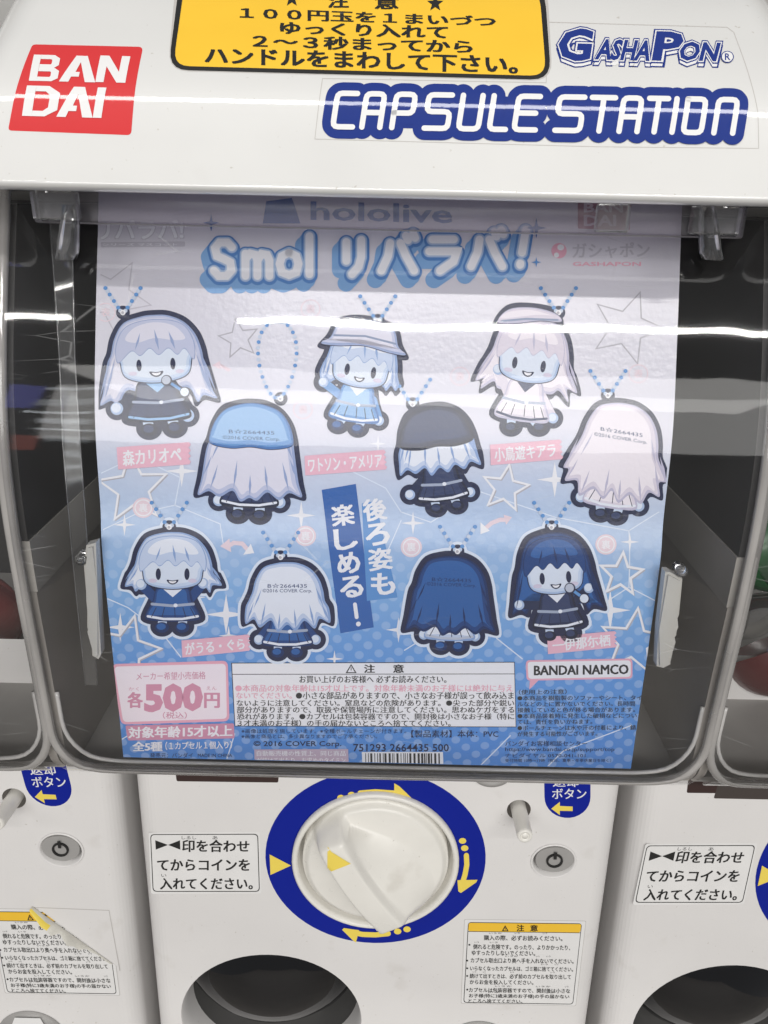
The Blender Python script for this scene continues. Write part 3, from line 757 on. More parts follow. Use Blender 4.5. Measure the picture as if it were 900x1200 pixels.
# ================================================================== the poster
PO = thing('poster', (0, .31, Z(-.26)), 'faded blue and white keychain poster priced 500 yen behind the clear cover', 'poster')
def poster_mat():
    m = bpy.data.materials.new('poster_paper'); m.use_nodes = True; nt = m.node_tree; b = nt.nodes['Principled BSDF']; N = nt.nodes.new; Lk = nt.links.new
    b.inputs['Roughness'].default_value = .19; b.inputs['Specular IOR Level'].default_value = .4
    uv = N('ShaderNodeUVMap'); sep = N('ShaderNodeSeparateXYZ'); Lk(uv.outputs[0], sep.inputs[0])
    cr = N('ShaderNodeValToRGB'); cr.color_ramp.elements[0].position = .0
    e = cr.color_ramp.elements; e[0].color = (.66, .635, .69, 1); e[1].position = 1; e[1].color = (.07, .23, .60, 1)
    for p, c in ((.40, (.64, .635, .72, 1)), (.54, (.43, .54, .73, 1)), (.66, (.22, .41, .70, 1)), (.80, (.115, .30, .66, 1))):
        q = e.new(p); q.color = c
    nz = N('ShaderNodeTexNoise'); nz.inputs['Scale'].default_value = 3; Lk(uv.outputs[0], nz.inputs['Vector'])
    ad = N('ShaderNodeMath'); ad.operation = 'MULTIPLY_ADD'; ad.inputs[1].default_value = .10; Lk(nz.outputs['Fac'], ad.inputs[0])
    sb = N('ShaderNodeMath'); sb.operation = 'SUBTRACT'; sb.inputs[1].default_value = .05; Lk(sep.outputs[1], sb.inputs[0]); Lk(sb.outputs[0], ad.inputs[2])
    Lk(ad.outputs[0], cr.inputs[0])
    def lattice(sh):
        mp = N('ShaderNodeMapping'); mp.inputs['Scale'].default_value = (30, 30, 0); mp.inputs['Location'].default_value = (sh, sh, 0); mp.inputs['Rotation'].default_value = (0, 0, .12); Lk(uv.outputs[0], mp.inputs['Vector'])
        fr = N('ShaderNodeVectorMath'); fr.operation = 'FRACTION'; Lk(mp.outputs[0], fr.inputs[0])
        s2 = N('ShaderNodeVectorMath'); s2.operation = 'SUBTRACT'; s2.inputs[1].default_value = (.5, .5, 0); Lk(fr.outputs[0], s2.inputs[0])
        mu = N('ShaderNodeVectorMath'); mu.operation = 'MULTIPLY'; mu.inputs[1].default_value = (1, 1, 0); Lk(s2.outputs[0], mu.inputs[0])
        ln = N('ShaderNodeVectorMath'); ln.operation = 'LENGTH'; Lk(mu.outputs[0], ln.inputs[0]); return ln.outputs['Value']
    mn = N('ShaderNodeMath'); mn.operation = 'MINIMUM'; Lk(lattice(0), mn.inputs[0]); Lk(lattice(.5), mn.inputs[1])
    mr = N('ShaderNodeMapRange'); mr.inputs[1].default_value = .20; mr.inputs[2].default_value = .25; mr.inputs[3].default_value = 1; mr.inputs[4].default_value = 0; Lk(mn.outputs[0], mr.inputs[0])
    fd = N('ShaderNodeMapRange'); fd.inputs[1].default_value = .42; fd.inputs[2].default_value = .66; fd.inputs[3].default_value = 0; fd.inputs[4].default_value = .28; Lk(sep.outputs[1], fd.inputs[0])
    mm = N('ShaderNodeMath'); mm.operation = 'MULTIPLY'; Lk(mr.outputs[0], mm.inputs[0]); Lk(fd.outputs[0], mm.inputs[1])
    mx = N('ShaderNodeMix'); mx.data_type = 'RGBA'; mx.inputs[7].default_value = (.55, .66, .82, 1); Lk(mm.outputs[0], mx.inputs[0]); Lk(cr.outputs[0], mx.inputs[6]); Lk(mx.outputs[2], b.inputs['Base Color'])
    bn = N('ShaderNodeTexNoise'); bn.inputs['Scale'].default_value = 420; tc = N('ShaderNodeTexCoord'); Lk(tc.outputs['Object'], bn.inputs['Vector'])
    bp = N('ShaderNodeBump'); bp.inputs['Strength'].default_value = .10; bp.inputs['Distance'].default_value = .001; Lk(bn.outputs['Fac'], bp.inputs['Height']); Lk(bp.outputs[0], b.inputs['Normal'])
    return m
bm = bmesh.new(); uvl = bm.loops.layers.uv.new('UVMap'); rows = []
PWX0, PWX1 = -.1290, .1290
VT = POST.v[-1]
def pedge(v):  # sheet edge, measured where the photo shows it
    return (-.1275 - .001*math.sin(v*20), .1262 + .001*math.sin(v*17+1))
for v in POST.v:
    l, r_ = pedge(v); rows.append([(bm.verts.new(POST.at(l + (r_-l)*i/12, v)), (l + (r_-l)*i/12)/VT + .5, v/VT) for i in range(13)])
for a, b in zip(rows, rows[1:]):
    for i in range(12):
        q = (a[i], b[i], b[i+1], a[i+1]); f = bm.faces.new([t[0] for t in q])
        for lp, t in zip(f.loops, q): lp[uvl].uv = (t[1], t[2])
for f in bm.faces:
    f.normal_update()
    if f.normal.y > 0: f.normal_flip()
sheet = obj('sheet', bm, poster_mat(), PO, True, recalc=False)

I = ink
NV = I('navy', (.012, .018, .060)); BL = I('blue', (.028, .115, .38)); BL2 = I('mid_blue', (.10, .27, .58)); LB = I('light_blue', (.38, .50, .70)); PB = I('pale_blue', (.50, .57, .70))
PW = I('white', (.78, .78, .82)); LV = I('lavender', (.66, .64, .76)); PK = I('pink', (.74, .38, .48)); PP = I('pale_pink', (.74, .60, .66)); GY = I('grey', (.42, .41, .46)); DB = I('deep_blue', (.012, .04, .15))
BK = I('soft_black', (.03, .03, .035)); GLOW = I('glow', (.66, .73, .85)); SK = I('skin', (.64, .68, .78)); MGY = I('mid_grey', (.50, .48, .54))
# background: thin hexagon lines, sparkles, outlined stars
for l in ([(107,642),(118,622),(160,602),(205,592),(211,560)], [(205,592),(258,614),(262,640)], [(392,690),(450,655),(470,610)], [(470,600),(505,612),(562,576),(650,606),(737,622),(772,600)], [(737,622),(737,688),(768,704)], [(737,688),(700,712)],
          [(582,705),(582,748),(612,772)], [(474,762),(506,742)], [(118,698),(150,712),(190,742),(212,770)], [(398,545),(452,572),(470,600)], [(120,880),(170,850)], [(275,860),(262,902)], [(560,900),(598,862)], [(640,900),(660,880),(740,850)], [(700,540),(725,560),(775,545)], [(107,560),(160,535),(212,560)]):
    P = Print(POST, 2); P.stroke(l, 1.3, GLOW, k=3); P.build('pattern_line', PO)
for x, y, r in ((265,720,24),(213,552,19),(146,615,13),(268,745,12),(141,735,17),(650,562,21),(715,715,24),(738,635,11),(484,613,14),(467,738,15),(353,604,17),(443,520,10),(232,700,9),(392,772,10)):
    P = Print(POST, 6); P.star(x, y, r, PW, inner=.2, n=4, k=7); P.build('sparkle', PO)
for x, y, r, w, m_, rot in ((280,397,24,1.6,GY,-100),(735,384,44,1.7,GY,-70),(132,348,46,1.5,MGY,-60),(156,572,42,2.6,PW,-95),(592,572,28,2.6,PW,-80),(728,673,26,3.0,PW,-85),(147,762,42,2.6,PW,-75),(742,752,40,2.6,PW,-82)):
    P = Print(POST, 8)
    if m_ is PW: P.star(x+1.4, y+1.6, r, GY, 1.8, inner=.45, rot=rot)
    P.star(x, y, r, m_, w, inner=.45, rot=rot)
    xs = pedge(0); xm = .1258
    P.build('outlined_star', PO, clip=[((xm, 0, 0), (1, 0, 0)), ((-.1270, 0, 0), (-1, 0, 0))])
for x, y in ((168,595),(358,628),(482,641),(710,638)):
    P = Print(POST, 10); P.ell(x, y, 12.5, 12, PP); P.ell(x, y, 10.3, 10, PW); P.ell(x, y, 9, 8.6, PP); P.text('裏', (x-5,x+5,y-5,y+5), PW, .02); P.build('coin_mark', PO)
for x, y in ((124,366),(364,362),(355,480),(539,441),(748,438)):
    P = Print(POST, 10); P.stroke([(x+11*math.cos(R(a)), y+10.5*math.sin(R(a))) for a in range(0, 360, 15)], 1.2, PP, closed=True); P.text('表', (x-5,x+5,y-5,y+5), PP, .02); P.build('coin_mark', PO)
P = Print(POST, 10); P.stroke([(266,641),(274,636),(284,637),(291,645)], 5, PP, cap=False); P.poly([(258,640),(269,631),(271,647)], PP); P.poly([(298,648),(285,650),(294,637)], PW); P.build('turn_arrow', PO)
P = Print(POST, 10); P.stroke([(569,619),(576,613),(586,609),(594,609)], 5, PP, cap=False); P.poly([(563,626),(563,612),(574,622)], PW); P.poly([(600,606),(590,603),(593,615)], PP); P.build('turn_arrow', PO)
P = Print(POST, 10); P.poly([(249,428),(258,423),(258,426),(271,433),(268,436),(258,430),(258,433)], PP); P.build('turn_arrow', PO)

# title and small logos
P = Print(POST, 12)
KS = {'ri': [[(.2,.08),(.2,.62)], [(.78,.02),(.78,.5),(.68,.78),(.42,1)]], 'ba': [[(.28,.2),(.22,.55),(.02,.95)], [(.58,.2),(.74,.55),(.98,.95)], [(.74,.0),(.80,.12)], [(.95,-.06),(1.01,.06)]],
      'ra': [[(.15,.06),(.85,.06)], [(.05,.42),(.95,.42),(.84,.72),(.40,1)]], '!': [[(.62,-.04),(.42,.62)], [(.33,.94),(.32,.98)]],
      'S': [[(.92,.16),(.70,.02),(.32,.02),(.10,.18),(.20,.42),(.52,.5),(.84,.60),(.90,.84),(.66,1),(.28,1),(.04,.84)]], 'm': [[(0,1),(0,.36)], [(0,.52),(.2,.36),(.42,.40),(.5,.56),(.5,1)], [(.5,.56),(.68,.37),(.9,.40),(1,.56),(1,1)]],
      'o': [[(.5,.36),(.12,.46),(0,.68),(.12,.92),(.5,1),(.88,.92),(1,.68),(.88,.46),(.5,.36)]], 'l': [[(.4,-.06),(.4,1)]]}
def ttl(w, m_, dx, dy):
    for g, x0, x1, y0, y1 in (('S',250,274,284,324),('m',288,316,283,324),('o',328,350,282,323),('l',358,370,280,322),('ri',400,430,281,322),('ba',446,486,277,320),('ra',501,537,279,318),('ba',551,589,273,315),('!',602,624,272,312)):
        for st in KS[g]:
            P.stroke([(x0+(x1-x0)*x+dx, y0+(y1-y0)*y+dy) for x, y in st], w, m_)
TB = I('title_blue', (.075, .21, .50)); TS = I('title_shade', (.20, .38, .66)); ttl(20, TS, -7, 10); ttl(20, TS, -3, 6); ttl(19, TB, 0, 1); ttl(13.5, LB, 0, 0); ttl(9.5, PW, 0, 0)
P.star(248,262,10,BL,inner=.25,n=4); P.star(628,268,12,BL,inner=.25,n=4); P.star(628,308,6,BL2,inner=.25,n=4)
P.build('title', PO)
P = Print(POST, 12)
P.poly([(312,236),(342,232),(345,240),(352,262),(308,262)], BL); P.text('hololive', (364,530,236,258,240,262), BL, .02); P.build('group_logo', PO)
P = Print(POST, 12)
P.rrect([(112,284),(217,283),(217,289),(112,290)], 2, MGY); P.text('リバラバ!', (114,215,258,281,257,280), MGY, .055); P.text('リバラバ!', (114.5,214.5,258.6,280.4,257.6,279.4), PW, .03); P.text('シリーズ マスコット', (120,208,285,288.4), PW, 0); P.build('series_logo', PO)
P = Print(POST, 12)
P.rrect([(677,236),(738,238),(738,270),(677,268)], 2, I('faded_red', (.36, .10, .17))); P.text('BAN', (684,730,238,249), PP, .03); P.text('DAI', (684,722,252,265), PP, .03); P.build('brand_mark', PO)
P = Print(POST, 12)
P.ell(655,294,9,9,PK); P.ell(657,290,4,3.6,PW); P.ell(652,299,3,3,PW); P.text('ガシャポン', (671,761,285,303,284,302), MGY, .02); P.text('GASHAPON', (671,751,307,312), PK, .02); P.build('toy_logo', PO)

# name tags
def name_tag(txt, q, tq):
    P = Print(POST, 40); 
    tl, tr, br, bl_ = q; rag = [tl, tr]
    for i in range(1, 8): rag.append((tr[0]+(br[0]-tr[0])*i/8 + (2 if i % 2 else -1), tr[1]+(br[1]-tr[1])*i/8))
    P.poly(rag + [br, bl_], I('tag_pink', (.76, .44, .54)))
    t = P.build('name_tag', PO)
    P = Print(POST, 44); P.text(txt, tq, PW, .03); P.build('writing', t)
name_tag('森カリオペ', [(137,524),(222,518),(222,544),(139,550)], ((144,528),(212,523),(213,541),(145,546)))
name_tag('ワトソン・アメリア', [(357,534),(450,527),(452,550),(358,557)], ((361,538),(447,532),(448,547),(362,553)))
name_tag('小鳥遊キアラ', [(574,521),(656,515),(658,538),(575,545)], ((579,525),(650,519),(651,535),(580,541)))
name_tag('がうる・ぐら', [(213,750),(291,743),(292,762),(214,770)], ((217,753),(286,747),(287,760),(218,767)))
name_tag('一伊那尓栖', [(641,746),(720,739),(721,758),(642,766)], ((647,749),(714,743),(715,756),(648,763)))
# slogan on slanted strips
P = Print(POST, 12); P.poly([(377,574),(417,567),(438,735),(399,742)], BL); P.poly([(424,590),(440,587),(466,700),(430,704)], BL2)
slog = P.build('slogan_strip', PO)
P = Print(POST, 18)
for i, ch in enumerate('後ろ姿も'):
    x = 425 + i*3.2; y = 585 + i*29; P.text(ch, ((x, y+1),(x+26,y-2),(x+28.5,y+23),(x+2.5,y+26)), PW, .035, k=19)
for i, ch in enumerate('楽しめる'):
    x = 388 + i*3.4; y = 592 + i*28; P.text(ch, ((x, y+1),(x+25,y-2),(x+27.5,y+22),(x+2.5,y+25)), PW, .035, k=19)
P.stroke([(416,708),(418,723)], 4.5, PW, k=19); P.ell(420, 731, 2.8, 2.8, PW, k=19)
P.build('writing', slog)

# ---- the ten pictured keychains: plain generic rubber dolls
TONES = {'white': ((.24,.35,.60),(.50,.58,.75),(.72,.75,.83)), 'lavender': ((.27,.34,.55),(.48,.51,.67),(.66,.65,.75)), 'blue': ((.005,.025,.11),(.010,.05,.19),(.022,.105,.33)),
         'sky': ((.05,.16,.42),(.11,.28,.58),(.26,.45,.71)), 'navy': ((.007,.011,.035),(.012,.022,.07),(.028,.045,.12)), 'rose': ((.46,.44,.58),(.64,.59,.68),(.78,.73,.79)),
         'skin': ((.36,.47,.68),(.52,.61,.77),(.64,.70,.81)), 'grey': ((.22,.27,.40),(.33,.38,.50),(.46,.50,.60))}
def tone(n, i): return I('tone_%s_%s' % (n, ('deep', 'mid', 'light')[i]), TONES[n][i])
def doll(cx, top, bot, w, hair, dress, back=False, style='bob', trim='white', tilt=0, armL=30, armR=30, legs=(0, 0), ring=(0, 0), glow=True, shoe='navy', cap=None, chain=2, hat=None, mic=None):
    P = Print(POST, 20); H = bot - top; c, sn = math.cos(R(tilt)), math.sin(R(tilt))
    def T(x, y):     # x in widths from the centre line, y in heights from the top
        X = x*w; Y = (y-.5)*H; return (cx + X*c - Y*sn, (top+bot)/2 + X*sn + Y*c)
    o = 5.8
    def fat(pts, px, dx=0, dy=0):
        n = len(pts); out = []
        A = sum(pts[i-1][0]*pts[i][1] - pts[i][0]*pts[i-1][1] for i in range(n)); sg = 1 if A > 0 else -1
        for i in range(n):
            a, b = pts[i-1], pts[(i+1) % n]; tx, ty = (b[0]-a[0])*w, (b[1]-a[1])*H; l = math.hypot(tx, ty) or 1
            out.append((pts[i][0] + (sg*ty/l*px + dx)/w, pts[i][1] + (-sg*tx/l*px + dy)/H))
        return out
    def B(pts, m_): P.blob([T(*p) for p in pts], m_)
    def emb(pts, tn, a=2.2, b=5.5):     # three printed tones from rim to middle
        B(pts, tone(tn, 0)); B(fat(pts, -a, -.6, -.8), tone(tn, 1)); B(fat(pts, -b, -1.2, -1.8), tone(tn, 2))
    def limb(x, y, ang, L, wd, m_, s_):
        x0, y0 = T(x*s_, y); a2 = R(90 - ang*s_ + tilt); e = (x0 + L*math.cos(a2), y0 + L*math.sin(a2)); P.stroke([(x0, y0), e], min(wd, 11.9), m_); return e
    def arms(grow, m_):
        return [limb(.19, .665, a, .19*H, .10*w + grow, m_, s_) for s_, a in ((-1, armL), (1, armR))]
    def feet(grow, m_, L=.10):
        return [limb(.11, .84, a, L*H, .095*w + grow, m_, s_) for s_, a in ((-1, legs[0]), (1, legs[1]))]
    ST = {'bob': (.50, ((.47,.50),(.44,.56),(.38,.52),(.33,.57),(.26,.53))), 'long': (.70, ((.50,.64),(.54,.72),(.42,.69),(.36,.74),(.27,.62))), 'wave': (.60, ((.50,.50),(.56,.60),(.45,.58),(.48,.68),(.36,.60),(.27,.64))),
          'tuft': (.55, ((.48,.46),(.53,.54),(.43,.54),(.40,.61),(.31,.54)))}
    if back: ST = {'bob': (.56, ((.46,.52),(.47,.60),(.36,.56),(.28,.62),(.18,.57),(.09,.63))), 'long': (.78, ((.49,.66),(.53,.78),(.40,.75),(.30,.81),(.18,.75),(.08,.82))), 'wave': (.72, ((.50,.50),(.57,.60),(.49,.62),(.52,.73),(.40,.71),(.33,.81),(.20,.75),(.09,.83))),
                   'tuft': (.64, ((.49,.50),(.50,.64),(.38,.60),(.32,.70),(.20,.62),(.10,.72)))}
    hl, side = ST[style]
    half = [(.0,.035),(.13,.045),(.27,.10),(.37,.20),(.42,.32),(.44,.42)] + list(side)
    j = .012
    head = half + [(.0, hl+.02)] + [(-x + j*math.sin(i*2.1), y + j*math.cos(i*1.7)) for i, (x, y) in list(enumerate(half))[:0:-1]]
    body = [(-.15,.55),(.15,.55),(.22,.69),(.30,.85),(.12,.88),(-.12,.88),(-.30,.85),(-.22,.69)]
    rx, ry = T(ring[0], -.012 + ring[1])
    hatp = [(-.50,.235),(-.40,.17),(-.33,.04),(-.15,-.015),(.15,-.015),(.33,.04),(.40,.17),(.50,.235),(.30,.235),(0,.205),(-.30,.235)] if hat == 'brim' else [(-.40,.13),(-.30,.02),(-.05,-.02),(.20,.0),(.28,.06),(.05,.075),(-.2,.12)] if hat == 'beret' else None
    for px, m_ in (((o+3.4, GLOW),) if glow else ()) + ((o, NV),):
        B(fat(head, px), m_); B(fat(body, px), m_)
        if hatp: B(fat(hatp, px), m_)
        for e in arms(2*px, m_): P.ell(e[0], e[1], .06*w+px, .06*w+px, m_)
        for e in feet(2*px, m_, .09): P.ell(e[0], e[1], .075*w+px, .06*w+px, m_)
        P.ell(rx, ry, 8 + px - o, 8 + px - o, m_)
    k0 = P.k + 1
    if chain == 2:
        for s_ in (-1, 1):
            for i in range(8): P.ell(rx + s_*(3 + i*2.5), ry - 2 - i*3.8, 2.5, 2.4, BL2 if i % 2 else PB, k=k0, n=10)
    if chain == 3:
        for i in range(40):
            a = 2*math.pi*i/40; P.ell(rx - 4 + 22*math.sin(a)*(1-.25*math.cos(a)), ry - 46 + 45*math.cos(a), 2.4, 2.3, BL2 if i % 2 else PB, n=10, k=k0)
    P.k = k0 + 1
    P.ell(rx, ry, 3.2, 3.2, PW); P.ell(rx-.4, ry+.3, 1.7, 1.7, GY)
    for e in feet(0, tone('skin', 1)): P.ell(e[0], e[1], .075*w, .058*w, tone(shoe, 0)); P.ell(e[0]-1, e[1]-1, .05*w, .036*w, tone(shoe, 2))
    def torso():
        for e in arms(0, tone(dress, 1)): P.ell(e[0], e[1], .058*w, .058*w, tone('skin', 0)); P.ell(e[0]-.8, e[1]-.8, .043*w, .043*w, tone('skin', 2))
        emb(body, dress); P.stroke([T(-.27,.832), T(-.1,.858), T(.1,.858), T(.27,.832)], 2.8, tone(trim, 2))
        for x in (-.18, -.09, .02, .11, .19): P.stroke([T(x,.75), T(x*1.28,.838)], .9, NV)
        P.stroke([T(-.225,.715), T(0,.732), T(.225,.715)], 3.2, tone('grey', 1)); P.ell(*T(.03,.728), 2.4, 2.2, tone('white', 2))
    def strands(lst):
        for x, y0, x1, y1 in lst:
            P.poly([T(x, y0), T((x+x1)/2+.016, (y0+y1)/2), T(x1+.004, y1), T((x+x1)/2-.010, (y0+y1)/2+.01)], tone(hair, 0))
    if back:
        torso(); emb(head, hair, 2.6, 7)
        lows = [p for p in head if p[1] > .5]
        for i, (x, y) in enumerate(lows):
            if i % 2 == 0: strands([(x*.80, y-.19-.03*(i % 3), x*.98, y-.015)])
        strands([(-.30,.30,-.40,.50), (.33,.28,.42,.48)])
        if cap:
            cp = [(-.42,.30),(-.36,.17),(-.24,.075),(0,.03),(.24,.075),(.36,.17),(.42,.30),(.40,.37),(.20,.40),(0,.385),(-.20,.40),(-.40,.37)]
            B(fat(cp, .8), NV); emb(cp, cap, 2.0, 6)
        a = T(-.23,.245); b = T(.23,.245); a2 = T(-.29,.30); b2 = T(.29,.30); h_ = 5.4
        P.text('B☆2664435', (a, b, (b[0], b[1]+h_), (a[0], a[1]+h_)), DB, 0); P.text('©2016 COVER Corp.', (a2, b2, (b2[0], b2[1]+h_), (a2[0], a2[1]+h_)), DB, 0)
    else:
        emb(head, hair, 2.4, 6); torso_first = style in ('bob', 'tuft')
        torso()
        P.poly([T(-.10,.575), T(.10,.575), T(.0,.65)], tone(trim, 2))
        face = [(-.29,.27),(.29,.27),(.32,.42),(.26,.53),(0,.572),(-.26,.53),(-.32,.42)]
        B(fat(face, 1.1), NV); emb(face, 'skin', 1.6, 4)
        fr = [(-.35,.26),(-.25,.12),(0,.075),(.25,.12),(.35,.26),(.345,.40),(.27,.31),(.20,.355),(.12,.30),(.03,.35),(-.05,.295),(-.14,.35),(-.22,.31),(-.345,.40)]
        B(fat(fr, .9), tone(hair, 0)); B(fr, tone(hair, 1)); B([(-.27,.22),(-.18,.13),(0,.095),(.18,.13),(.28,.23),(.18,.245),(0,.22),(-.16,.25)], tone(hair, 2))
        strands([(-.13,.17,-.19,.31), (.0,.15,.03,.32), (.13,.17,.18,.32)])
        for s_ in (-1, 1): strands([(s_*.37,.36,s_*(side[1][0]-.05),side[1][1]-.03), (s_*.41,.34,s_*(side[1][0]-.01),side[1][1]-.05)])
        for s_ in (-1, 1): P.ell(*T(.155*s_,.43), 3.0, 6.8, NV, rot=tilt); P.ell(*T(.215*s_,.492), 5, 2.4, I('blush', (.60, .55, .68)), rot=tilt)
        P.blob([T(-.062,.483), T(0,.490), T(.062,.483), T(.045,.513), T(0,.528), T(-.045,.513)], NV); P.blob([T(-.040,.493), T(0,.497), T(.040,.493), T(.028,.510), T(0,.517), T(-.028,.510)], PW)
        if hatp: B(fat(hatp, .8), NV); emb(hatp, 'lavender' if hat == 'brim' else 'rose', 2, 5); P.stroke([T(-.36,.15), T(0,.12), T(.36,.15)] if hat == 'brim' else [T(-.36,.12), T(-.1,.075), T(.24,.05)], 2.4, tone('grey', 0))
    if mic:
        a, b = T(*mic), T(mic[0] + .16*(1 if mic[0] > 0 else -1), mic[1] + .10)
        P.stroke([a, b], 7, NV); P.ell(a[0], a[1], 6.4, 6.4, NV); P.ell(a[0]-.4, a[1]-.4, 5, 5, tone('grey', 2)); P.stroke([a, b], 3.4, tone('sky', 1), k=P.k - 1.5); P.ell(b[0], b[1], 6.2, 6.2, NV); P.ell(b[0]-.3, b[1]-.3, 5, 5, tone('skin', 2))
    return P.build('keychain_picture', PO)
doll(184, 364, 512, 128, 'lavender', 'navy', style='long', legs=(-8, 16), armL=60, armR=20, ring=(-.28, .015), glow=False, trim='sky', tilt=-3, mic=(.09, .56))
doll(294, 468, 612, 116, 'lavender', 'navy', back=True, style='long', cap='sky', ring=(.28, .0), glow=False, chain=3, tilt=2)
doll(421, 378, 511, 100, 'white', 'sky', style='bob', legs=(30, -22), armL=120, armR=25, hat='brim', ring=(.12, -.02), glow=False, tilt=8, shoe='blue')
doll(514, 472, 603, 102, 'white', 'navy', back=True, style='bob', cap='navy', ring=(-.22, .0), legs=(-8, 18), armL=50, glow=False, tilt=-7)
doll(618, 364, 512, 108, 'rose', 'rose', style='wave', legs=(-6, 48), armL=150, armR=35, hat='beret', ring=(.24, .0), glow=False, tilt=8, trim='navy')
doll(722, 467, 613, 108, 'rose', 'rose', back=True, style='wave', ring=(-.20, .005), glow=False, legs=(-14, -6), tilt=9)
doll(203, 619, 742, 108, 'white', 'blue', style='tuft', armL=135, armR=140, ring=(-.04, .0), legs=(4, -4), shoe='blue')
doll(337, 654, 771, 100, 'white', 'blue', back=True, style='tuft', ring=(-.08, .0), legs=(2, -2), armL=40, armR=40, shoe='blue')
doll(528, 647, 764, 100, 'blue', 'white', back=True, style='long', ring=(.06, .0), legs=(-6, 0), shoe='blue', trim='grey', tilt=2)
doll(651, 619, 752, 100, 'blue', 'navy', style='long', armL=95, armR=130, ring=(0, .0), legs=(0, 14), shoe='navy', tilt=-4, mic=(.16, .53))

# ---- printed boxes along the foot of the poster
P = Print(POST, 12); P.rrect([(131,778),(267,774),(269,845),(142,849)], 7, PK); P.rrect([(134,781),(264.5,777.5),(266,842),(144.5,846)], 5, I('price_white', (.80, .74, .80)))
pb = P.build('price_box', PO)
P = Print(POST, 16); PKT = I('price_pink', (.58, .27, .38))
P.text('メーカー希望小売価格', (160,241,788,797,786.5,795.5), PKT, .01, k=18); P.text('かく', (151,163,805,809), PKT, 0, k=18); P.text('各', (150,167,811,829), PKT, .04, k=18)
P.text('500', (169,238,801,835,800,833), PKT, .05, k=18); P.text('円', (240,257,812,829), PKT, .04, k=18); P.text('えん', (242,254,804,808.5), PKT, 0, k=18); P.text('（税込）', (191,219,834,842), PKT, .01, k=18)
P.build('writing', pb)
P = Print(POST, 12); P.rrect([(147,850),(274,847.5),(275,865),(150,867.5)], 2, PKT); P.text('対象年齢15才以上', (151,272,852,865,849.5,862.5), PW, .035)
P.text('全5種', (156,190,869,880), PW, .04); P.text('（１カプセル１個入り）', (194,272,869,878.5,868,877), PW, .02); P.text('発売元：バンダイ', (176,226,882,888), NV, .0); P.text('MADE IN CHINA', (232,272,883,887), NV, 0); P.build('age_notice', PO)
P = Print(POST, 12); P.poly([(271,776.5),(603,775.5),(605,852),(275,851)], BK); P.poly([(272,777.3),(602.3,776.3),(604.2,851.2),(275.8,850.2)], PW); P.stroke([(272.5,790),(602.6,789.5)], .8, BK, cap=False)
cb = P.build('caution_box', PO)
P = Print(POST, 18)
P.poly([(405,788.5),(418,788.5),(411.5,777.8)], BK); P.poly([(407.2,787.4),(415.8,787.4),(411.5,780)], PW); P.stroke([(411.5,782),(411.5,785)], .9, BK)
KK = 24; b_ = .018
P.text('注', (427,439,778.5,788), BK, .03, k=KK); P.text('意', (461,473,778.5,788), BK, .03, k=KK)
P.text('お買い上げのお客様へ 必ずお読みください。', (351,523,791.3,800), BK, b_, k=KK)
Ls = ['ないように注意してください。窒息などの危険があります。●尖った部分や鋭い', '部分がありますので、取扱や保管場所に注意してください。思わぬケガをする', '恐れがあります。●カプセルは包装容器ですので、開封後は小さなお子様（特に', '３才未満のお子様）の手の届かないところへ捨ててください。']
P.text('●本商品の対象年齢は15才以上です。対象年齢未満のお子様には絶対に与え', (276,601,802,810.3), PK, b_, k=KK)
P.text('ないでください。', (277,342,811.2,818.4), PK, b_, k=KK); P.text('●小さな部品がありますので、小さなお子様が誤って飲み込ま', (347,602,810.5,819), BK, b_, k=KK)
for i, l in enumerate(Ls): P.text(l, (277.5+i*.3, 602.4 if i < 3 else 528, 819.6+i*7.9, 827.3+i*7.9), BK, b_, k=KK)
P.build('writing', cb)
P = Print(POST, 12)
P.text('※画像は処理を施しています。※全種ボールチェーンが付きます。', (283,476,854,859.2), NV, 0, k=14); P.text('※画像と商品とは、多少異なりますのでご了承ください。', (283,442,860.3,865.2), NV, 0, k=14)
P.text('【製品素材】本体：PVC', (482,584,855.5,864), NV, .012, k=14); P.text('© 2016 COVER Corp.', (297,400,868,876), NV, .012, k=14); P.text('751293 2664435 500', (414,526,871.5,880.5), NV, .012, k=14)
P.build('fine_print', PO)
P = Print(POST, 12); P.poly([(298,878),(408,877.5),(409,905),(299,905)], I('notice_pink', (.50, .40, .50)))
nb = P.build('notice_box', PO); P = Print(POST, 16)
for i, l in enumerate(('自動販売機の性質上、同じ商品', 'が続けて出たり、お求めのタイミン', 'グにより売り切れの場合があります')): P.text(l, (301,405,879.5+i*8,885.6+i*8), PW, .01, k=18)
P.build('writing', nb)
P = Print(POST, 12); P.poly([(424,881),(519,881),(520,904),(425,904)], PW); x = 428; random.seed(3)
while x < 515:
    w = random.choice((.9, .9, 1.7, 2.5)); P.poly([(x,882.5),(x+w,882.5),(x+w+.3,897),(x+.3,897)], BK, k=15); x += w + random.choice((.9, 1.6, 2.4))
P.text('4549660 836490', (432,512,898,903), BK, 0, k=15); P.build('barcode', PO)
P = Print(POST, 12); P.poly([(621,796),(632,796),(620,808)], PK); P.rrect([(616,773.5),(741,771.5),(741,795),(617,797.5)], 5, PK); P.rrect([(618.2,775.5),(739,773.6),(739,793),(619.2,795.4)], 4, PW)
bn = P.build('maker_box', PO); P = Print(POST, 18); P.text('BANDAI NAMCO', (626,736,780,791,778.5,789.5), BK, .035); P.build('writing', bn)
P = Print(POST, 12)
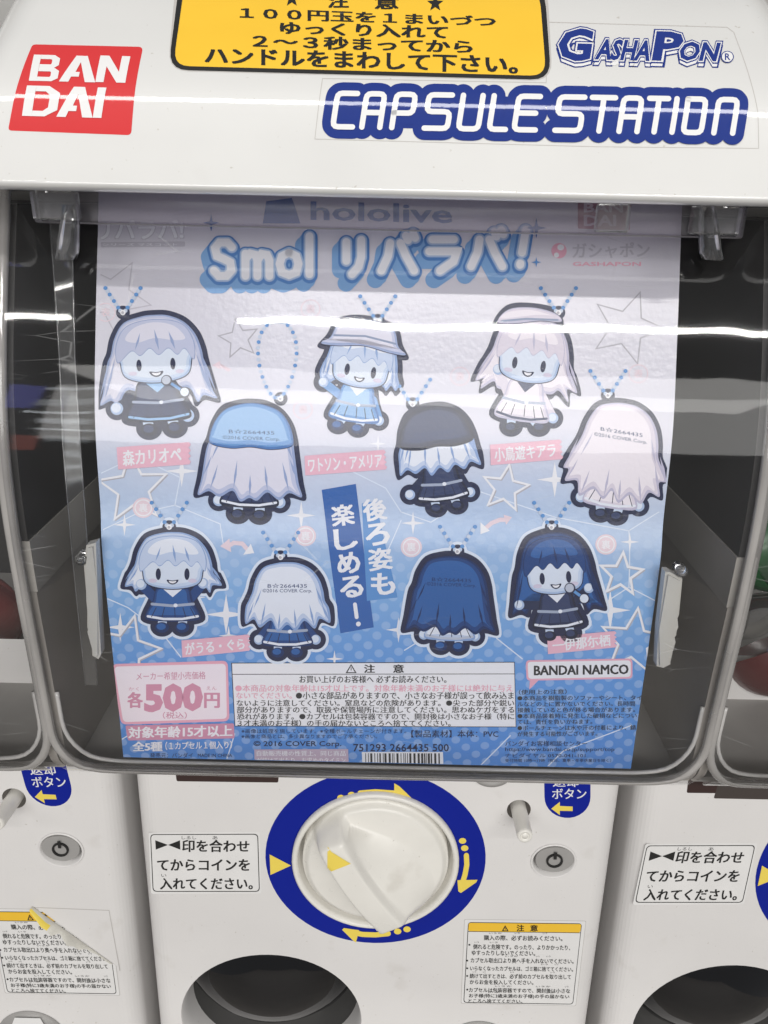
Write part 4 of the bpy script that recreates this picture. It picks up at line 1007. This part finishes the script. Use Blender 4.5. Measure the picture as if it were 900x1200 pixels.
for i, (l, x1) in enumerate((('（使用上の注意）', 664), ('●本商品を樹脂製のソファーやシート、タイ', 752), ('ルなどの上に置かないでください。長時間', 744), ('接触していると色が移る場合があります。', 744), ('●本商品装着時に発生した破損などについ', 746), ('ては、責任を負いかねます。', 694), ('●ボールチェーンは水や汗の付着により、錆', 745), ('が発生する可能性がございます。', 700))):
    P.text(l, (608-(i > 0)*1.5, x1, 808+i*7.0, 813.9+i*7.0, 808+i*7.0-.6, 813.9+i*7.0-.6), BK, .012, k=14)
P.text('バンダイお客様相談センター', (592,688,868,874.3), NV, .006, k=14); P.text('https://www.bandai.co.jp/support/top', (592,720,875.6,881.4), NV, .004, k=14)
P.text('ナビダイヤル 0570-041-101', (592,686,882.6,887.6), NV, 0, k=14); P.text('受付時間 10時～17時（祝日、夏季・冬季休業日を除く）', (592,716,889,893), NV, 0, k=14)
P.build('usage_note', PO)

# ================================================================== the neighbours
skipL = ('brand_label', 'instruction_label', 'title_label', 'holder_film', 'guide_label', 'coin_slot', 'lower_disc_x')
ML = copy_tree(M, None, skipL); ML.location = (-PITCHX, .5, .45)
tag(ML, 'white capsule machine with a torn, peeling caution sticker, cut off at the left', 'capsule machine', G)
MR = copy_tree(M, None, ('brand_label', 'instruction_label', 'title_label', 'holder_film', 'return_label', 'lower_disc')); MR.location = (PITCHX, .5, .45)
tag(MR, 'white capsule machine standing at the right, only its left side in view', 'capsule machine', G)
for c in ML.children:
    if c.name.startswith('return_label'): c.location.x -= .0070
# torn caution label on the left machine, with its curled flap
tl = caution_paper(0, torn=True); tl.parent = ML; tl['label'] = 'torn caution label with its corner peeled away'
bm = bmesh.new(); a = U(598, 1074); b = U(676, 1141); nn = 16; rows = []
random.seed(5)
for i in range(nn+1):
    t = i/nn; x = a[0] + (b[0]-a[0])*t; v = a[1] + (b[1]-a[1])*t; wd = (.0058*math.sin(math.pi*min(1, t*1.1+.12)) + .0015) * (.6+.8*random.random())
    row = []
    for j in range(6):
        th = j/5*2.6; rr = wd*.42
        row.append(bm.verts.new(FRONT.at(x + .78*(-rr*math.sin(th)*-.5 - wd*j/5*.35), v + .70*(wd*j/5*.35 - rr*math.sin(th)*.3), .0004 + rr*(1-math.cos(th)))))
    rows.append(row)
for r0, r1 in zip(rows, rows[1:]):
    for j in range(5): bm.faces.new((r0[j], r0[j+1], r1[j+1], r1[j])).material_index = 1 if (rows.index(r0) < 4 and j > 2) else 0
fl = obj('peeled_flap', bm, [mat('flap_paper', (.66, .64, .58), .6, .3, noise=.2, nscale=120), YEL], M, True); fl.parent = tl
P = Print(FRONT, 3); P.stroke([(598,1076),(687,1079.5),(682,1150)], .8, STE, cap=False); gh = P.build('glue_outline', M); gh.parent = ML
# dark plate on the right machine's front
P = Print(FRONT, 8); P.rrect([(242,890),(345,891),(343,924),(240,922)], 2, mat('plate_brown', (.05, .04, .036), .35)); pl_ = P.build('slot_plate', M); pl_.parent = MR
# capsules lying in the neighbours
def capsule(x, D, z, r, col, label, rot):
    t = thing('capsule', (x, D, Z(z) - r), label, 'capsule')
    q = Matrix.Rotation(rot, 3, 'X') @ Matrix.Rotation(rot*.7, 3, 'Y')
    for part, s_, m_ in (('capsule_base', -1, mat('capsule_' + label.split()[0], col, .25, .5)), ('capsule_lid', 1, FILM)):
        bm = bmesh.new(); rings = []
        rad = r if s_ < 0 else r*.97
        for i in range(0, 10):
            a = R(i*10); rings.append([bm.verts.new(q @ Vector((rad*math.cos(a)*math.cos(2*math.pi*k/28), rad*math.cos(a)*math.sin(2*math.pi*k/28), s_*rad*math.sin(a)+s_*.0004)) + Vector((x, D, Z(z)))) for k in range(28)])
        for a, b in zip(rings, rings[1:]):
            for k in range(28): bm.faces.new((a[k], a[(k+1) % 28], b[(k+1) % 28], b[k]))
        obj(part, bm, m_, t, True)
capsule(-.250, .405, -.241, .031, (.13, .016, .014), 'red capsule lying on the tray inside the left machine', .5)
capsule(.232, .400, -.241, .031, (.09, .012, .012), 'dark red capsule on the tray inside the right machine', -.6)
capsule(.241, .462, -.241, .031, (.30, .28, .25), 'grey capsule at the back of the right machine tray', 1.2)
capsule(.237, .428, -.1865, .031, (.015, .12, .03), 'green capsule resting on two others inside the right machine', .9)
